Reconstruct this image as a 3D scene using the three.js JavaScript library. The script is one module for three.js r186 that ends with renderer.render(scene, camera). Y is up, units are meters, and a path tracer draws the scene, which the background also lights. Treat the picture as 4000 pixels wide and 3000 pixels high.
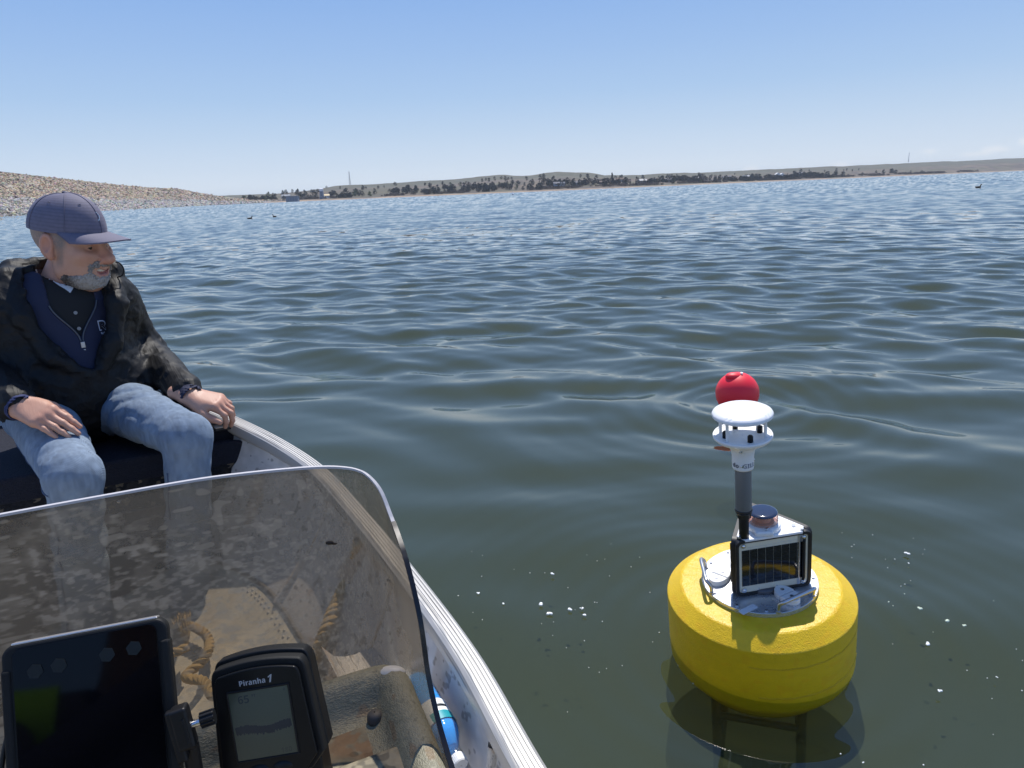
import * as THREE from 'three';
import { mergeGeometries, mergeVertices, toCreasedNormals } from 'three/addons/utils/BufferGeometryUtils.js';
import { RoundedBoxGeometry } from 'three/addons/geometries/RoundedBoxGeometry.js';
import { TextGeometry } from 'three/addons/geometries/TextGeometry.js';
import { FontLoader } from 'three/addons/loaders/FontLoader.js';

// ---------------------------------------------------------------- camera, sky, sun, exposure
const scene = new THREE.Scene();
const EYE = new THREE.Vector3(0, 1.35, 0);
const camera = new THREE.PerspectiveCamera(56.83, 4 / 3, 0.05, 9000);
camera.position.copy(EYE);
camera.rotation.set(THREE.MathUtils.degToRad(-15.15), 0, 0, 'YXZ');
camera.rotateZ(THREE.MathUtils.degToRad(-2.4));
const renderer = new THREE.WebGLRenderer({ antialias: true });
renderer.setSize(1024, 768);
renderer.toneMapping = THREE.LinearToneMapping;
renderer.toneMappingExposure = 1.0;
renderer.shadowMap.enabled = true;

const SUN = new THREE.Vector3(0.105, 0.868, -0.486).normalize();
const sun = new THREE.DirectionalLight(new THREE.Color(1, 0.955, 0.89), 4.9);
sun.position.copy(SUN).multiplyScalar(30);
sun.castShadow = true;
Object.assign(sun.shadow.camera, { left: -6, right: 6, top: 6, bottom: -6, near: 1, far: 60 });
scene.add(sun, sun.target);

// random numbers and noise
function rng(seed) { let a = seed | 0; return () => { a = (a + 0x6d2b79f5) | 0; let t = Math.imul(a ^ (a >>> 15), 1 | a); t = (t + Math.imul(t ^ (t >>> 7), 61 | t)) ^ t; return ((t ^ (t >>> 14)) >>> 0) / 4294967296; }; }
const hash = (x, y, z) => { let h = Math.imul(x, 374761393) + Math.imul(y, 668265263) + Math.imul(z, 2147483647 ^ 0x5bd1e995); h = Math.imul(h ^ (h >>> 13), 1274126177); h ^= h >>> 16; return (h >>> 0) / 4294967296; };
function noise3(x, y, z) {
  const ix = Math.floor(x), iy = Math.floor(y), iz = Math.floor(z); let fx = x - ix, fy = y - iy, fz = z - iz;
  fx = fx * fx * (3 - 2 * fx); fy = fy * fy * (3 - 2 * fy); fz = fz * fz * (3 - 2 * fz);
  const L = (a, b, t) => a + (b - a) * t;
  return L(L(L(hash(ix, iy, iz), hash(ix + 1, iy, iz), fx), L(hash(ix, iy + 1, iz), hash(ix + 1, iy + 1, iz), fx), fy),
    L(L(hash(ix, iy, iz + 1), hash(ix + 1, iy, iz + 1), fx), L(hash(ix, iy + 1, iz + 1), hash(ix + 1, iy + 1, iz + 1), fx), fy), fz);
}
const fbm = (x, y, z, n = 4) => { let s = 0, a = 0.5, t = 0; for (let i = 0; i < n; i++) { s += a * noise3(x, y, z); t += a; a *= 0.5; x = x * 2.03 + 7.1; y = y * 2.03 + 3.7; z = z * 2.03 + 1.9; } return s / t; };
const clamp = (x, a = 0, b = 1) => Math.min(b, Math.max(a, x));
const sstep = (a, b, x) => { const t = clamp((x - a) / (b - a)); return t * t * (3 - 2 * t); };
const lerp = (a, b, t) => a + (b - a) * t;
const V = (x, y, z) => new THREE.Vector3(x, y, z);

{ // clear spring sky, computed by elevation, with a few small fair-weather clouds low down on the right
  const W = 2048, H = 1024, d = new Float32Array(W * H * 4);
  const ramp = [[0, .78, .865, .94], [1.2, .715, .81, .915], [2.3, .63, .745, .885], [4.5, .515, .665, .86], [7, .405, .585, .845], [10, .33, .515, .83], [13.3, .262, .45, .81], [20, .195, .38, .775], [30, .145, .31, .7], [50, .09, .215, .56], [90, .06, .155, .44]];
  const puff = [[35.9, 1.95, .75, .3], [35.15, 1.75, .4, .2], [33.6, 1.35, .85, .22], [32.6, 1.1, .8, .16], [39.6, 1.75, .8, .2], [41.2, 2.3, .45, .2], [18.5, .78, .6, .3], [22.2, .62, .5, .2], [24.5, .85, .9, .18], [30, 1.4, .8, .12], [-62, 3, 3, .6], [85, 3.4, 4, .6], [140, 3, 4, .6], [-140, 3.5, 5, .7]];
  for (let r = 0; r < H; r++) {
    const el = ((r + 0.5) / H - 0.5) * 180, e = Math.max(el, 0);
    let k = 0; while (k < ramp.length - 2 && ramp[k + 1][0] < e) k++;
    const t = clamp((e - ramp[k][0]) / (ramp[k + 1][0] - ramp[k][0]));
    for (let c = 0; c < W; c++) {
      const az = ((c + 0.5) / W - 0.5) * 2 * Math.PI, x = Math.cos(az), z = Math.sin(az), o = (r * W + c) * 4;
      const right = THREE.MathUtils.radToDeg(Math.atan2(x, -z)), er = THREE.MathUtils.degToRad(el);
      const cosS = x * Math.cos(er) * SUN.x + Math.sin(er) * SUN.y + z * Math.cos(er) * SUN.z, ang = Math.acos(clamp(cosS, -1, 1)) * 57.3;
      const glow = 0.55 * Math.exp(-ang / 9) + 0.1 * Math.exp(-ang / 28);
      let cl = 0;
      if (el > 0 && el < 6) for (const [pa, pe, w, h] of puff) {
        const dx = (right - pa) / w, dy = (el - pe) / h * (el < pe ? 1.7 : 1), q = dx * dx + dy * dy;
        if (q < 4) cl = Math.max(cl, sstep(1.5, 0.1, q + 1.6 * (fbm(right * 2.2, el * 4.5, 5) - 0.5)));
      }
      cl *= 0.55;
      for (let i = 0; i < 3; i++) { const b = lerp(ramp[k][i + 1], ramp[k + 1][i + 1], t) + glow * [1, .98, .9][i]; d[o + i] = lerp(b, [.93, .945, .97][i], cl); }
      d[o + 3] = 1;
      if (el < 0) { d[o] = .2; d[o + 1] = .24; d[o + 2] = .27; }
    }
  }
  const sky = new THREE.DataTexture(d, W, H, THREE.RGBAFormat, THREE.FloatType);
  sky.mapping = THREE.EquirectangularReflectionMapping; sky.magFilter = THREE.LinearFilter; sky.needsUpdate = true;
  scene.background = sky; scene.environment = sky;
}

// ---------------------------------------------------------------- helpers
const font = await new FontLoader().loadAsync('fonts/droid/droid_sans_bold.typeface.json');
const col = (r, g, b) => new THREE.Color().setRGB(r, g, b);
const M = (name, c, rough = 0.6, extra = {}) => Object.assign(new THREE.MeshPhysicalMaterial({ color: col(...c), roughness: rough }), { name }, extra);
function tex(w, h, fn, srgb = false) { // fn(u, v) in 0..1 -> [r,g,b] 0..1
  const d = new Uint8Array(w * h * 4);
  for (let y = 0; y < h; y++) for (let x = 0; x < w; x++) { const c = fn((x + .5) / w, (y + .5) / h), o = (y * w + x) * 4; d[o] = clamp(c[0]) * 255; d[o + 1] = clamp(c[1]) * 255; d[o + 2] = clamp(c[2]) * 255; d[o + 3] = 255; }
  const t = new THREE.DataTexture(d, w, h); t.wrapS = t.wrapT = THREE.RepeatWrapping; t.magFilter = THREE.LinearFilter; if (srgb) t.colorSpace = THREE.SRGBColorSpace; t.needsUpdate = true; return t;
}
const torus = (u, v, f, z = 0) => { // noise that repeats once over the unit square, f cells across
  f = Math.max(2, Math.round(f)); const at = (f, z) => { const x = u * f, y = v * f, ix = Math.floor(x), iy = Math.floor(y); let fx = x - ix, fy = y - iy; fx = fx * fx * (3 - 2 * fx); fy = fy * fy * (3 - 2 * fy); const h = (i, j) => hash(((i % f) + f) % f + 17, ((j % f) + f) % f + 5, (z * 31 + 7) | 0); return lerp(lerp(h(ix, iy), h(ix + 1, iy), fx), lerp(h(ix, iy + 1), h(ix + 1, iy + 1), fx), fy); };
  return .68 * at(f, z) + .32 * at(f * 2, z + 3);
};
const canvasTex = (w, h, draw) => { const c = document.createElement('canvas'); c.width = w; c.height = h; draw(c.getContext('2d'), w, h); const t = new THREE.CanvasTexture(c); t.colorSpace = THREE.SRGBColorSpace; return t; };
const used = new Map(), base = new Map();
function numbered(n) { const k = used.get(n) ?? 0; used.set(n, k + 1); return k ? n + '_' + String(k).padStart(3, '0') : n; }
function thing(name, label, category, p = [0, 0, 0], group, kind) {
  const o = new THREE.Group(); o.name = numbered(name); o.position.set(...p); scene.add(o);
  o.userData = { label, category }; if (group) o.userData.group = group; if (kind) o.userData.kind = kind; return o;
}
// geometry given in world metres (or, for local = true, in the parent's own axes)
function part(name, geo, mat, parent, local = false, label) {
  if (Array.isArray(geo)) geo = merge(geo);
  let at = V(0, 0, 0); for (let o = parent; o && o !== scene; o = o.parent) at.add(o.position);
  if (!local) geo.translate(-at.x, -at.y, -at.z);
  const m = new THREE.Mesh(geo, mat); m.name = name; m.castShadow = m.receiveShadow = true; parent.add(m); if (label) m.userData.label = label; return m;
}
function merge(list) {
  list = list.map((g) => { const n = g.index ? g.toNonIndexed() : g.clone(); for (const k of Object.keys(n.attributes)) if (!['position', 'normal', 'uv'].includes(k)) n.deleteAttribute(k); if (!n.attributes.normal) n.computeVertexNormals(); if (!n.attributes.uv) n.setAttribute('uv', new THREE.BufferAttribute(new Float32Array(n.attributes.position.count * 2), 2)); return n; });
  return list.length === 1 ? list[0] : mergeGeometries(list);
}
function single(name, geo, mat, label, category, p, opt = {}) { const m = new THREE.Mesh(geo, mat); m.name = numbered(name); m.position.set(...p); m.castShadow = m.receiveShadow = true; scene.add(m); m.userData = { label, ...(category ? { category } : {}), ...opt }; return m; }
const tf = (g, { p = [0, 0, 0], r = [0, 0, 0], s = [1, 1, 1] } = {}) => g.applyMatrix4(new THREE.Matrix4().compose(V(...p), new THREE.Quaternion().setFromEuler(new THREE.Euler(...r)), V(...s)));
const box = (w, h, d, p, r, bev = 0.003) => tf(new RoundedBoxGeometry(w, h, d, 2, Math.min(bev, w / 2.01, h / 2.01, d / 2.01)), { p, r });
const cyl = (r1, r2, h, p, r, n = 20) => tf(new THREE.CylinderGeometry(r1, r2, h, n), { p, r });
const ball = (r, p, s = [1, 1, 1], n = 14) => tf(new THREE.SphereGeometry(r, n, Math.ceil(n * .7)), { p, s });
const lathe = (pts, n = 48) => new THREE.LatheGeometry(pts.map((q) => new THREE.Vector2(q[0], q[1])), n);
function crease(g, a = 0.6) { return toCreasedNormals(g.index ? g.toNonIndexed() : g, a); }
const tube = (pts, r, n = 60, k = 8, closed = false) => new THREE.TubeGeometry(new THREE.CatmullRomCurve3(pts.map((q) => q.isVector3 ? q : V(...q)), closed, 'centripetal'), n, r, k, closed);
function rod(a, b, r1, r2 = r1, k = 10) { const d = b.clone().sub(a), g = new THREE.CylinderGeometry(r2, r1, d.length(), k); g.applyQuaternion(new THREE.Quaternion().setFromUnitVectors(V(0, 1, 0), d.normalize())); const m = a.clone().add(b).multiplyScalar(.5); return g.translate(m.x, m.y, m.z); }
function grid(nu, nv, f, uvScale) { // f(u, v) -> Vector3
  const p = [], uv = [], ix = [];
  for (let j = 0; j <= nv; j++) for (let i = 0; i <= nu; i++) { const q = f(i / nu, j / nv); p.push(q.x, q.y, q.z); uv.push(...(uvScale ? uvScale(i / nu, j / nv, q) : [i / nu, j / nv])); }
  for (let j = 0; j < nv; j++) for (let i = 0; i < nu; i++) { const a = j * (nu + 1) + i, b = a + 1, c = a + nu + 1, e = c + 1; ix.push(a, b, e, a, e, c); }
  const g = new THREE.BufferGeometry(); g.setAttribute('position', new THREE.Float32BufferAttribute(p, 3)); g.setAttribute('uv', new THREE.Float32BufferAttribute(uv, 2)); g.setIndex(ix); g.computeVertexNormals(); return g;
}
// signed distance pieces, and a surface-net mesher for them
const dCap = (a, b, ra, rb) => { const bx = b.x - a.x, by = b.y - a.y, bz = b.z - a.z, L = bx * bx + by * by + bz * bz || 1e-9; return (x, y, z) => { const px = x - a.x, py = y - a.y, pz = z - a.z, h = clamp((px * bx + py * by + pz * bz) / L); return Math.hypot(px - bx * h, py - by * h, pz - bz * h) - (ra + (rb - ra) * h); }; };
const dEll = (c, r) => (x, y, z) => { const px = x - c.x, py = y - c.y, pz = z - c.z, k0 = Math.hypot(px / r.x, py / r.y, pz / r.z), k1 = Math.hypot(px / (r.x * r.x), py / (r.y * r.y), pz / (r.z * r.z)); return k1 < 1e-9 ? -Math.min(r.x, r.y, r.z) : k0 * (k0 - 1) / k1; };
const smin = (a, b, k) => { const h = Math.max(k - Math.abs(a - b), 0) / k; return Math.min(a, b) - h * h * k * 0.25; };
const smax = (a, b, k) => -smin(-a, -b, k);
const blend = (list, k) => (x, y, z) => { let d = list[0](x, y, z); for (let i = 1; i < list.length; i++) d = smin(d, list[i](x, y, z), k); return d; };
function net(f, lo, hi, cell) {
  const n = [0, 1, 2].map((i) => Math.ceil((hi[i] - lo[i]) / cell) + 1), [nx, ny, nz] = n, F = new Float32Array(nx * ny * nz), id = new Int32Array(nx * ny * nz).fill(-1), P = [], ix = [];
  const at = (i, j, k) => (k * ny + j) * nx + i;
  for (let k = 0; k < nz; k++) for (let j = 0; j < ny; j++) for (let i = 0; i < nx; i++) F[at(i, j, k)] = f(lo[0] + i * cell, lo[1] + j * cell, lo[2] + k * cell);
  const E = [[0, 1], [2, 3], [4, 5], [6, 7], [0, 2], [1, 3], [4, 6], [5, 7], [0, 4], [1, 5], [2, 6], [3, 7]];
  for (let k = 0; k < nz - 1; k++) for (let j = 0; j < ny - 1; j++) for (let i = 0; i < nx - 1; i++) {
    const v = []; let s = 0; for (let c = 0; c < 8; c++) { const q = F[at(i + (c & 1), j + ((c >> 1) & 1), k + (c >> 2))]; v.push(q); if (q < 0) s++; }
    if (s === 0 || s === 8) continue;
    let x = 0, y = 0, z = 0, m = 0;
    for (const [a, b] of E) if ((v[a] < 0) !== (v[b] < 0)) { const t = v[a] / (v[a] - v[b]); x += lerp(a & 1, b & 1, t); y += lerp((a >> 1) & 1, (b >> 1) & 1, t); z += lerp(a >> 2, b >> 2, t); m++; }
    id[at(i, j, k)] = P.length / 3; P.push(lo[0] + (i + x / m) * cell, lo[1] + (j + y / m) * cell, lo[2] + (k + z / m) * cell);
  }
  const quad = (a, b, c, d, flip) => { if (a < 0 || b < 0 || c < 0 || d < 0) return; if (flip) ix.push(a, c, b, a, d, c); else ix.push(a, b, c, a, c, d); };
  for (let k = 1; k < nz - 1; k++) for (let j = 1; j < ny - 1; j++) for (let i = 1; i < nx - 1; i++) {
    const s = F[at(i, j, k)] < 0;
    if (s !== F[at(i + 1, j, k)] < 0) quad(id[at(i, j - 1, k - 1)], id[at(i, j, k - 1)], id[at(i, j, k)], id[at(i, j - 1, k)], !s);
    if (s !== F[at(i, j + 1, k)] < 0) quad(id[at(i - 1, j, k - 1)], id[at(i - 1, j, k)], id[at(i, j, k)], id[at(i, j, k - 1)], !s);
    if (s !== F[at(i, j, k + 1)] < 0) quad(id[at(i - 1, j - 1, k)], id[at(i, j - 1, k)], id[at(i, j, k)], id[at(i - 1, j, k)], !s);
  }
  const g = new THREE.BufferGeometry(); g.setAttribute('position', new THREE.Float32BufferAttribute(P, 3)); g.setIndex(ix); g.computeVertexNormals(); return g;
}
const planar = (g, k = 3.3) => { const p = g.attributes.position, uv = new Float32Array(p.count * 2); for (let i = 0; i < p.count; i++) { uv[i * 2] = (p.getX(i) * .8 - p.getZ(i) * .6) * k; uv[i * 2 + 1] = (p.getY(i) + (p.getX(i) * .3 + p.getZ(i) * .4)) * k; } g.setAttribute('uv', new THREE.BufferAttribute(uv, 2)); return g; };
function paint(g, fn) { const p = g.attributes.position, c = new Float32Array(p.count * 3); for (let i = 0; i < p.count; i++) c.set(fn(p.getX(i), p.getY(i), p.getZ(i)), i * 3); g.setAttribute('color', new THREE.BufferAttribute(c, 3)); return g; }

// ---------------------------------------------------------------- lake
const BUOY = V(0.7202, 0, -1.8765), RED = V(1.42, 0, -4.30);
const shoreZ = (x) => -1230 - 0.000054 * x * x + 25 * Math.sin(x / 130) - (x > 200 ? (x - 200) * 0.55 : 0); // far waterline
{
  const R = rng(11), N = 48, kx = [], kz = [], am = [], ph = [], lam = []; let S = 0;
  for (let i = 0; i < N; i++) {
    const l = Math.exp(lerp(Math.log(0.17), Math.log(3.2), (i + R()) / N)), th = THREE.MathUtils.degToRad(14 + (R() + R() + R() - 1.5) * 62);
    const s = Math.exp(-Math.pow(Math.log(l / 0.62) / 0.6, 2) / 2); S += s; lam.push(l); kx.push(Math.sin(th) * 2 * Math.PI / l); kz.push(-Math.cos(th) * 2 * Math.PI / l); am.push(s); ph.push(R() * 6.283);
  }
  for (let i = 0; i < N; i++) am[i] = 0.155 * Math.sqrt(2 * am[i] / S) * lam[i] / (2 * Math.PI);
  const rows = [0.25]; while (rows[rows.length - 1] < 2600) { const r = rows[rows.length - 1]; rows.push(r + Math.max(0.0125, r * r / 957 * 0.62)); }
  const cols = []; for (let i = 0; i <= 1180; i++) cols.push(Math.atan(lerp(-1.1, 1.1, i / 1180)));
  const w0 = cols[0], w1 = cols[cols.length - 1]; for (let i = 1; i < 36; i++) cols.push(w1 + (2 * Math.PI - w1 + w0) * i / 36); cols.push(w0 + 2 * Math.PI);
  const nc = cols.length, nr = rows.length, P = new Float32Array(nc * nr * 3), Nn = new Float32Array(nc * nr * 3), uv = new Float32Array(nc * nr * 2);
  for (let j = 0; j < nr; j++) {
    const r = rows[j], dr = j ? r - rows[j - 1] : 0.0125, calm = lerp(0.26, 1, sstep(1.4, 6.5, r)) * lerp(1, .52, sstep(10, 60, r)), fine = sstep(1.5, 9, r), gust = 1;
    const wt = lam.map((l) => sstep(dr * 2, dr * 4.5, l)), f2 = lam.map((l) => calm * lerp(sstep(0.2, 0.5, l), 1, fine) * (l > 1.4 ? 1 : 1));
    for (let i = 0; i < nc; i++) {
      const x = Math.sin(cols[i]) * r, z = -Math.cos(cols[i]) * r; let h = 0, sx = 0, sz = 0;
      const inFan = i <= 1180;
      const patch = r > 4 ? 0.8 + 0.42 * noise3(x * 0.11 + 50, z * 0.05, 3.3) : 1;
      if (inFan) for (let q = 0; q < N; q++) { const a = kx[q] * x + kz[q] * z + ph[q], A = am[q] * f2[q] * patch, c = Math.cos(a) * A; h += Math.sin(a) * A * wt[q]; sx += c * kx[q]; sz += c * kz[q]; }
      if (inFan && r > 5) { // seen at a low angle, only the faces turned to the viewer show between the crests
        const sg = 0.085 * patch, w = sstep(1.0, 0.35, 1.35 / r / sg); let t = (sx * x + sz * z) / r; const q = t / sg, cdf = 1 / (1 + Math.exp(-1.702 * q)), t2 = sg * 0.46 * Math.sqrt(-2 * Math.log(Math.max(1e-4, 1 - cdf))), nt = lerp(t, t2, w), cross = 1 - 0.45 * w;
        sx = (sx - t * x / r) * cross + nt * x / r; sz = (sz - t * z / r) * cross + nt * z / r;
      }
      if (inFan) { const t = (sx * x + sz * z) / r, lim = -0.8 * (1.35 - h) / r; if (t < lim * .5) { const nt = lim * (1 - .5 * Math.exp(1 - t / (lim * .5))); sx += (nt - t) * x / r; sz += (nt - t) * z / r; } } // a slope steeper than the line of sight hides itself
      // rings spreading from the red float and, weaker, from the buoy
      if (r < 9) for (const [c, l, a0, fall] of [[RED, 0.17, 0.0034, 0.55], [BUOY, 0.11, 0.0014, 0.45]]) {
        const dx = x - c.x, dz = z - c.z, d = Math.hypot(dx, dz); if (d < 0.05 || d > 2.6) continue;
        const k = 2 * Math.PI / l, A = a0 * Math.exp(-Math.max(0, d - .26) / fall) * (d < .26 ? 0.3 : 1), hh = Math.sin(k * d) * A, s = Math.cos(k * d) * A * k / d; h += hh; sx += s * dx; sz += s * dz;
      }
      const o = (j * nc + i) * 3, L = Math.hypot(sx, 1, sz); P[o] = x; P[o + 1] = h; P[o + 2] = z; Nn[o] = -sx / L; Nn[o + 1] = 1 / L; Nn[o + 2] = -sz / L;
      uv[(j * nc + i) * 2] = x; uv[(j * nc + i) * 2 + 1] = z;
    }
  }
  const ix = new Uint32Array((nc - 1) * (nr - 1) * 6); let k = 0;
  for (let j = 0; j < nr - 1; j++) for (let i = 0; i < nc - 1; i++) { const a = j * nc + i, b = a + 1, c = a + nc, d = c + 1; ix[k++] = a; ix[k++] = b; ix[k++] = d; ix[k++] = a; ix[k++] = d; ix[k++] = c; }
  const g = new THREE.BufferGeometry(); g.setAttribute('position', new THREE.BufferAttribute(P, 3)); g.setAttribute('normal', new THREE.BufferAttribute(Nn, 3)); g.setAttribute('uv', new THREE.BufferAttribute(uv, 2)); g.setIndex(new THREE.BufferAttribute(ix, 1));
  single('water', g, M('lake water', [.84, .88, .78], 0.02, { ior: 1.46, transmission: 1, thickness: 0 }), 'rippled blue and olive lake water', null, [0, 0, 0], { kind: 'structure' });
  // the silt in the water: thinning sight of what hangs below the surface, nothing of it left at a forearm's depth
  const sheet = new THREE.PlaneGeometry(5200, 5200, 4, 4).rotateX(-Math.PI / 2), silt = [.084, .094, .056];
  for (const [y, a] of [[-.095, .36], [-.24, .5], [-.58, 1]]) single('water', sheet, M('silty water', silt, 1, { specularIntensity: 0, ...(a < 1 ? { transparent: true, opacity: a } : {}) }), 'olive silt-clouded water under the surface', null, [0, y, 0], { kind: 'structure' });
}

// ---------------------------------------------------------------- far shore: beach, brush and grassy hills
const ridge = [[-560, 10], [-470, 14], [-380, 22], [-290, 22], [-200, 24], [-110, 24], [-20, 28], [60, 24], [120, 29], [190, 26], [260, 19], [340, 19], [440, 20], [560, 20], [700, 21], [860, 22], [1050, 24], [1300, 26], [1700, 30], [2300, 36]];
function hillY(x, z) {
  const s = shoreZ(x) - z; // metres inland
  let k = 0; while (k < ridge.length - 2 && ridge[k + 1][0] < x) k++;
  const t = clamp((x - ridge[k][0]) / (ridge[k + 1][0] - ridge[k][0])), ry = lerp(ridge[k][1], ridge[k + 1][1], t * t * (3 - 2 * t));
  const beach = s < 0 ? s * 0.06 : Math.min(s * 0.075, 2.2 + s * 0.008), rise = sstep(20, 230, s) * 0.46 + sstep(180, 620, s) * 0.54;
  const bumps = sstep(30, 140, s) * ((fbm(x / 70, s / 60, 3) - .5) * 6 + (fbm(x / 190, s / 200, 9) - .5) * 8);
  return beach + rise * ry * 1.25 * (1 - sstep(620, 1600, s) * 0.25) + bumps * (1 - 0.3 * sstep(500, 700, s)) - 0.0;
}
{
  const nx = 560, nz = 60, g = grid(nx, nz, (u, v) => { const x = lerp(-900, 2700, u), s = -30 + 1700 * Math.pow(v, 1.9), z = shoreZ(x) - s; return V(x, hillY(x, z), z); }, (u, v, q) => [q.x / 40, q.z / 40]);
  paint(g, (x, y, z) => {
    const s = shoreZ(x) - z, n = fbm(x / 28, s / 22, 1), m = fbm(x / 9, s / 7, 4), sand = [.36, .255, .17], brush = [.085, .068, .055], tan = [.15, .115, .08], grass = [.098, .092, .056], far = [.088, .086, .056];
    let c = [0, 1, 2].map((i) => lerp(tan[i], brush[i], sstep(.44, .6, n)));
    c = c.map((q, i) => lerp(q, grass[i], sstep(.46, .6, fbm(x / 60 + 30, s / 50, 7)) * .8));
    c = c.map((q, i) => lerp(sand[i] * (.8 + .4 * m), q, sstep(12, 26, s + 22 * (n - .5))));
    c = c.map((q, i) => lerp(q, far[i] * (.85 + .3 * n), sstep(220, 420, s + 120 * (n - .5))));
    return c.map((q) => q * (.78 + .44 * m));
  });
  const mat = M('hill ground', [1, 1, 1], 0.95, { vertexColors: true });
  single('hills', g, mat, 'low grassy hills with a sandy shoreline across the lake', null, [0, 0, 0], { kind: 'structure' });
}
const onHill = (x, s) => { const z = shoreZ(x) - s; return V(x, hillY(x, z), z); };

// trees of the far shore: leaf-clump crowns on short trunks
const crownMat = (name, c) => M(name, c, 0.85, { vertexColors: true, side: THREE.DoubleSide });
function crownGeo(seed, n, shape, leaf) {
  const R = rng(seed), list = [], P = [], C = [];
  for (let i = 0; i < n; i++) {
    const t = R(), a = R() * 6.283, rr = Math.sqrt(R()) * shape(t) * (0.75 + 0.4 * noise3(Math.cos(a) * 1.7 + seed, t * 3.1, Math.sin(a) * 1.7)), c = V(Math.cos(a) * rr, t, Math.sin(a) * rr), b = .7 + .6 * R();
    for (let k = 0; k < 3; k++) { // three crossed leaf-spray triangles a clump
      const q = new THREE.Quaternion().setFromEuler(new THREE.Euler(R() * 6, R() * 6, R() * 6)), s = leaf * (.6 + .8 * R());
      for (const [x, y] of [[-1, -.6], [1, -.5], [.1, 1]]) { const p = V(x * s, y * s, 0).applyQuaternion(q).add(c); P.push(p.x, Math.max(p.y, .03), p.z); C.push(b, b, b); }
    }
  }
  const g = new THREE.BufferGeometry(); g.setAttribute('position', new THREE.Float32BufferAttribute(P, 3)); g.setAttribute('color', new THREE.Float32BufferAttribute(C, 3)); g.computeVertexNormals(); return g;
}
const bark = M('bark', [.08, .06, .045], 0.9);
const trunkGeo = merge([cyl(.018, .04, .5, [0, .25, 0], [0, 0, 0], 6), rod(V(0, .3, 0), V(.14, .5, .05), .014, .006, 5), rod(V(0, .25, 0), V(-.13, .46, -.06), .014, .006, 5)]);
const round = (t) => 0.44 * Math.pow(Math.sin(Math.PI * clamp(t * .86 + .12)), .7), cone = (t) => 0.3 * (1.02 - t) + .02, flat = (t) => .6 * Math.sqrt(Math.sin(Math.PI * clamp(t * .8 + .15)));
const kinds = { juniper: { mat: crownMat('juniper leaves', [.034, .042, .032]), shape: round }, conifer: { mat: crownMat('spruce needles', [.02, .03, .024]), shape: cone }, willow: { mat: crownMat('young leaves', [.1, .13, .045]), shape: round }, bare: { mat: crownMat('bare twigs', [.11, .085, .07]), shape: flat } };
for (const k in kinds) kinds[k].geo = [0, 1, 2].map((i) => crownGeo(100 + i * 7 + k.length * 31, 62, kinds[k].shape, .085));
const treeProto = {};
function tree(name, kind, variant, label, x, s, h, w, group, sink = 0) {
  const key = kind + variant; let o;
  if (!treeProto[key]) { o = thing(name, label, 'tree', [0, 0, 0], group); part('trunk', trunkGeo, bark, o, true); part('crown', kinds[kind].geo[variant], kinds[kind].mat, o, true); treeProto[key] = o; }
  else { o = treeProto[key].clone(); o.name = numbered(name); o.userData = { label, category: 'tree', ...(group ? { group } : {}) }; scene.add(o); }
  const p = onHill(x, s); o.position.set(p.x, p.y - .1 - sink, p.z); o.scale.set(h * w, h, h * w); o.rotation.y = (x * 13.7) % 6.28; return o;
}
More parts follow.
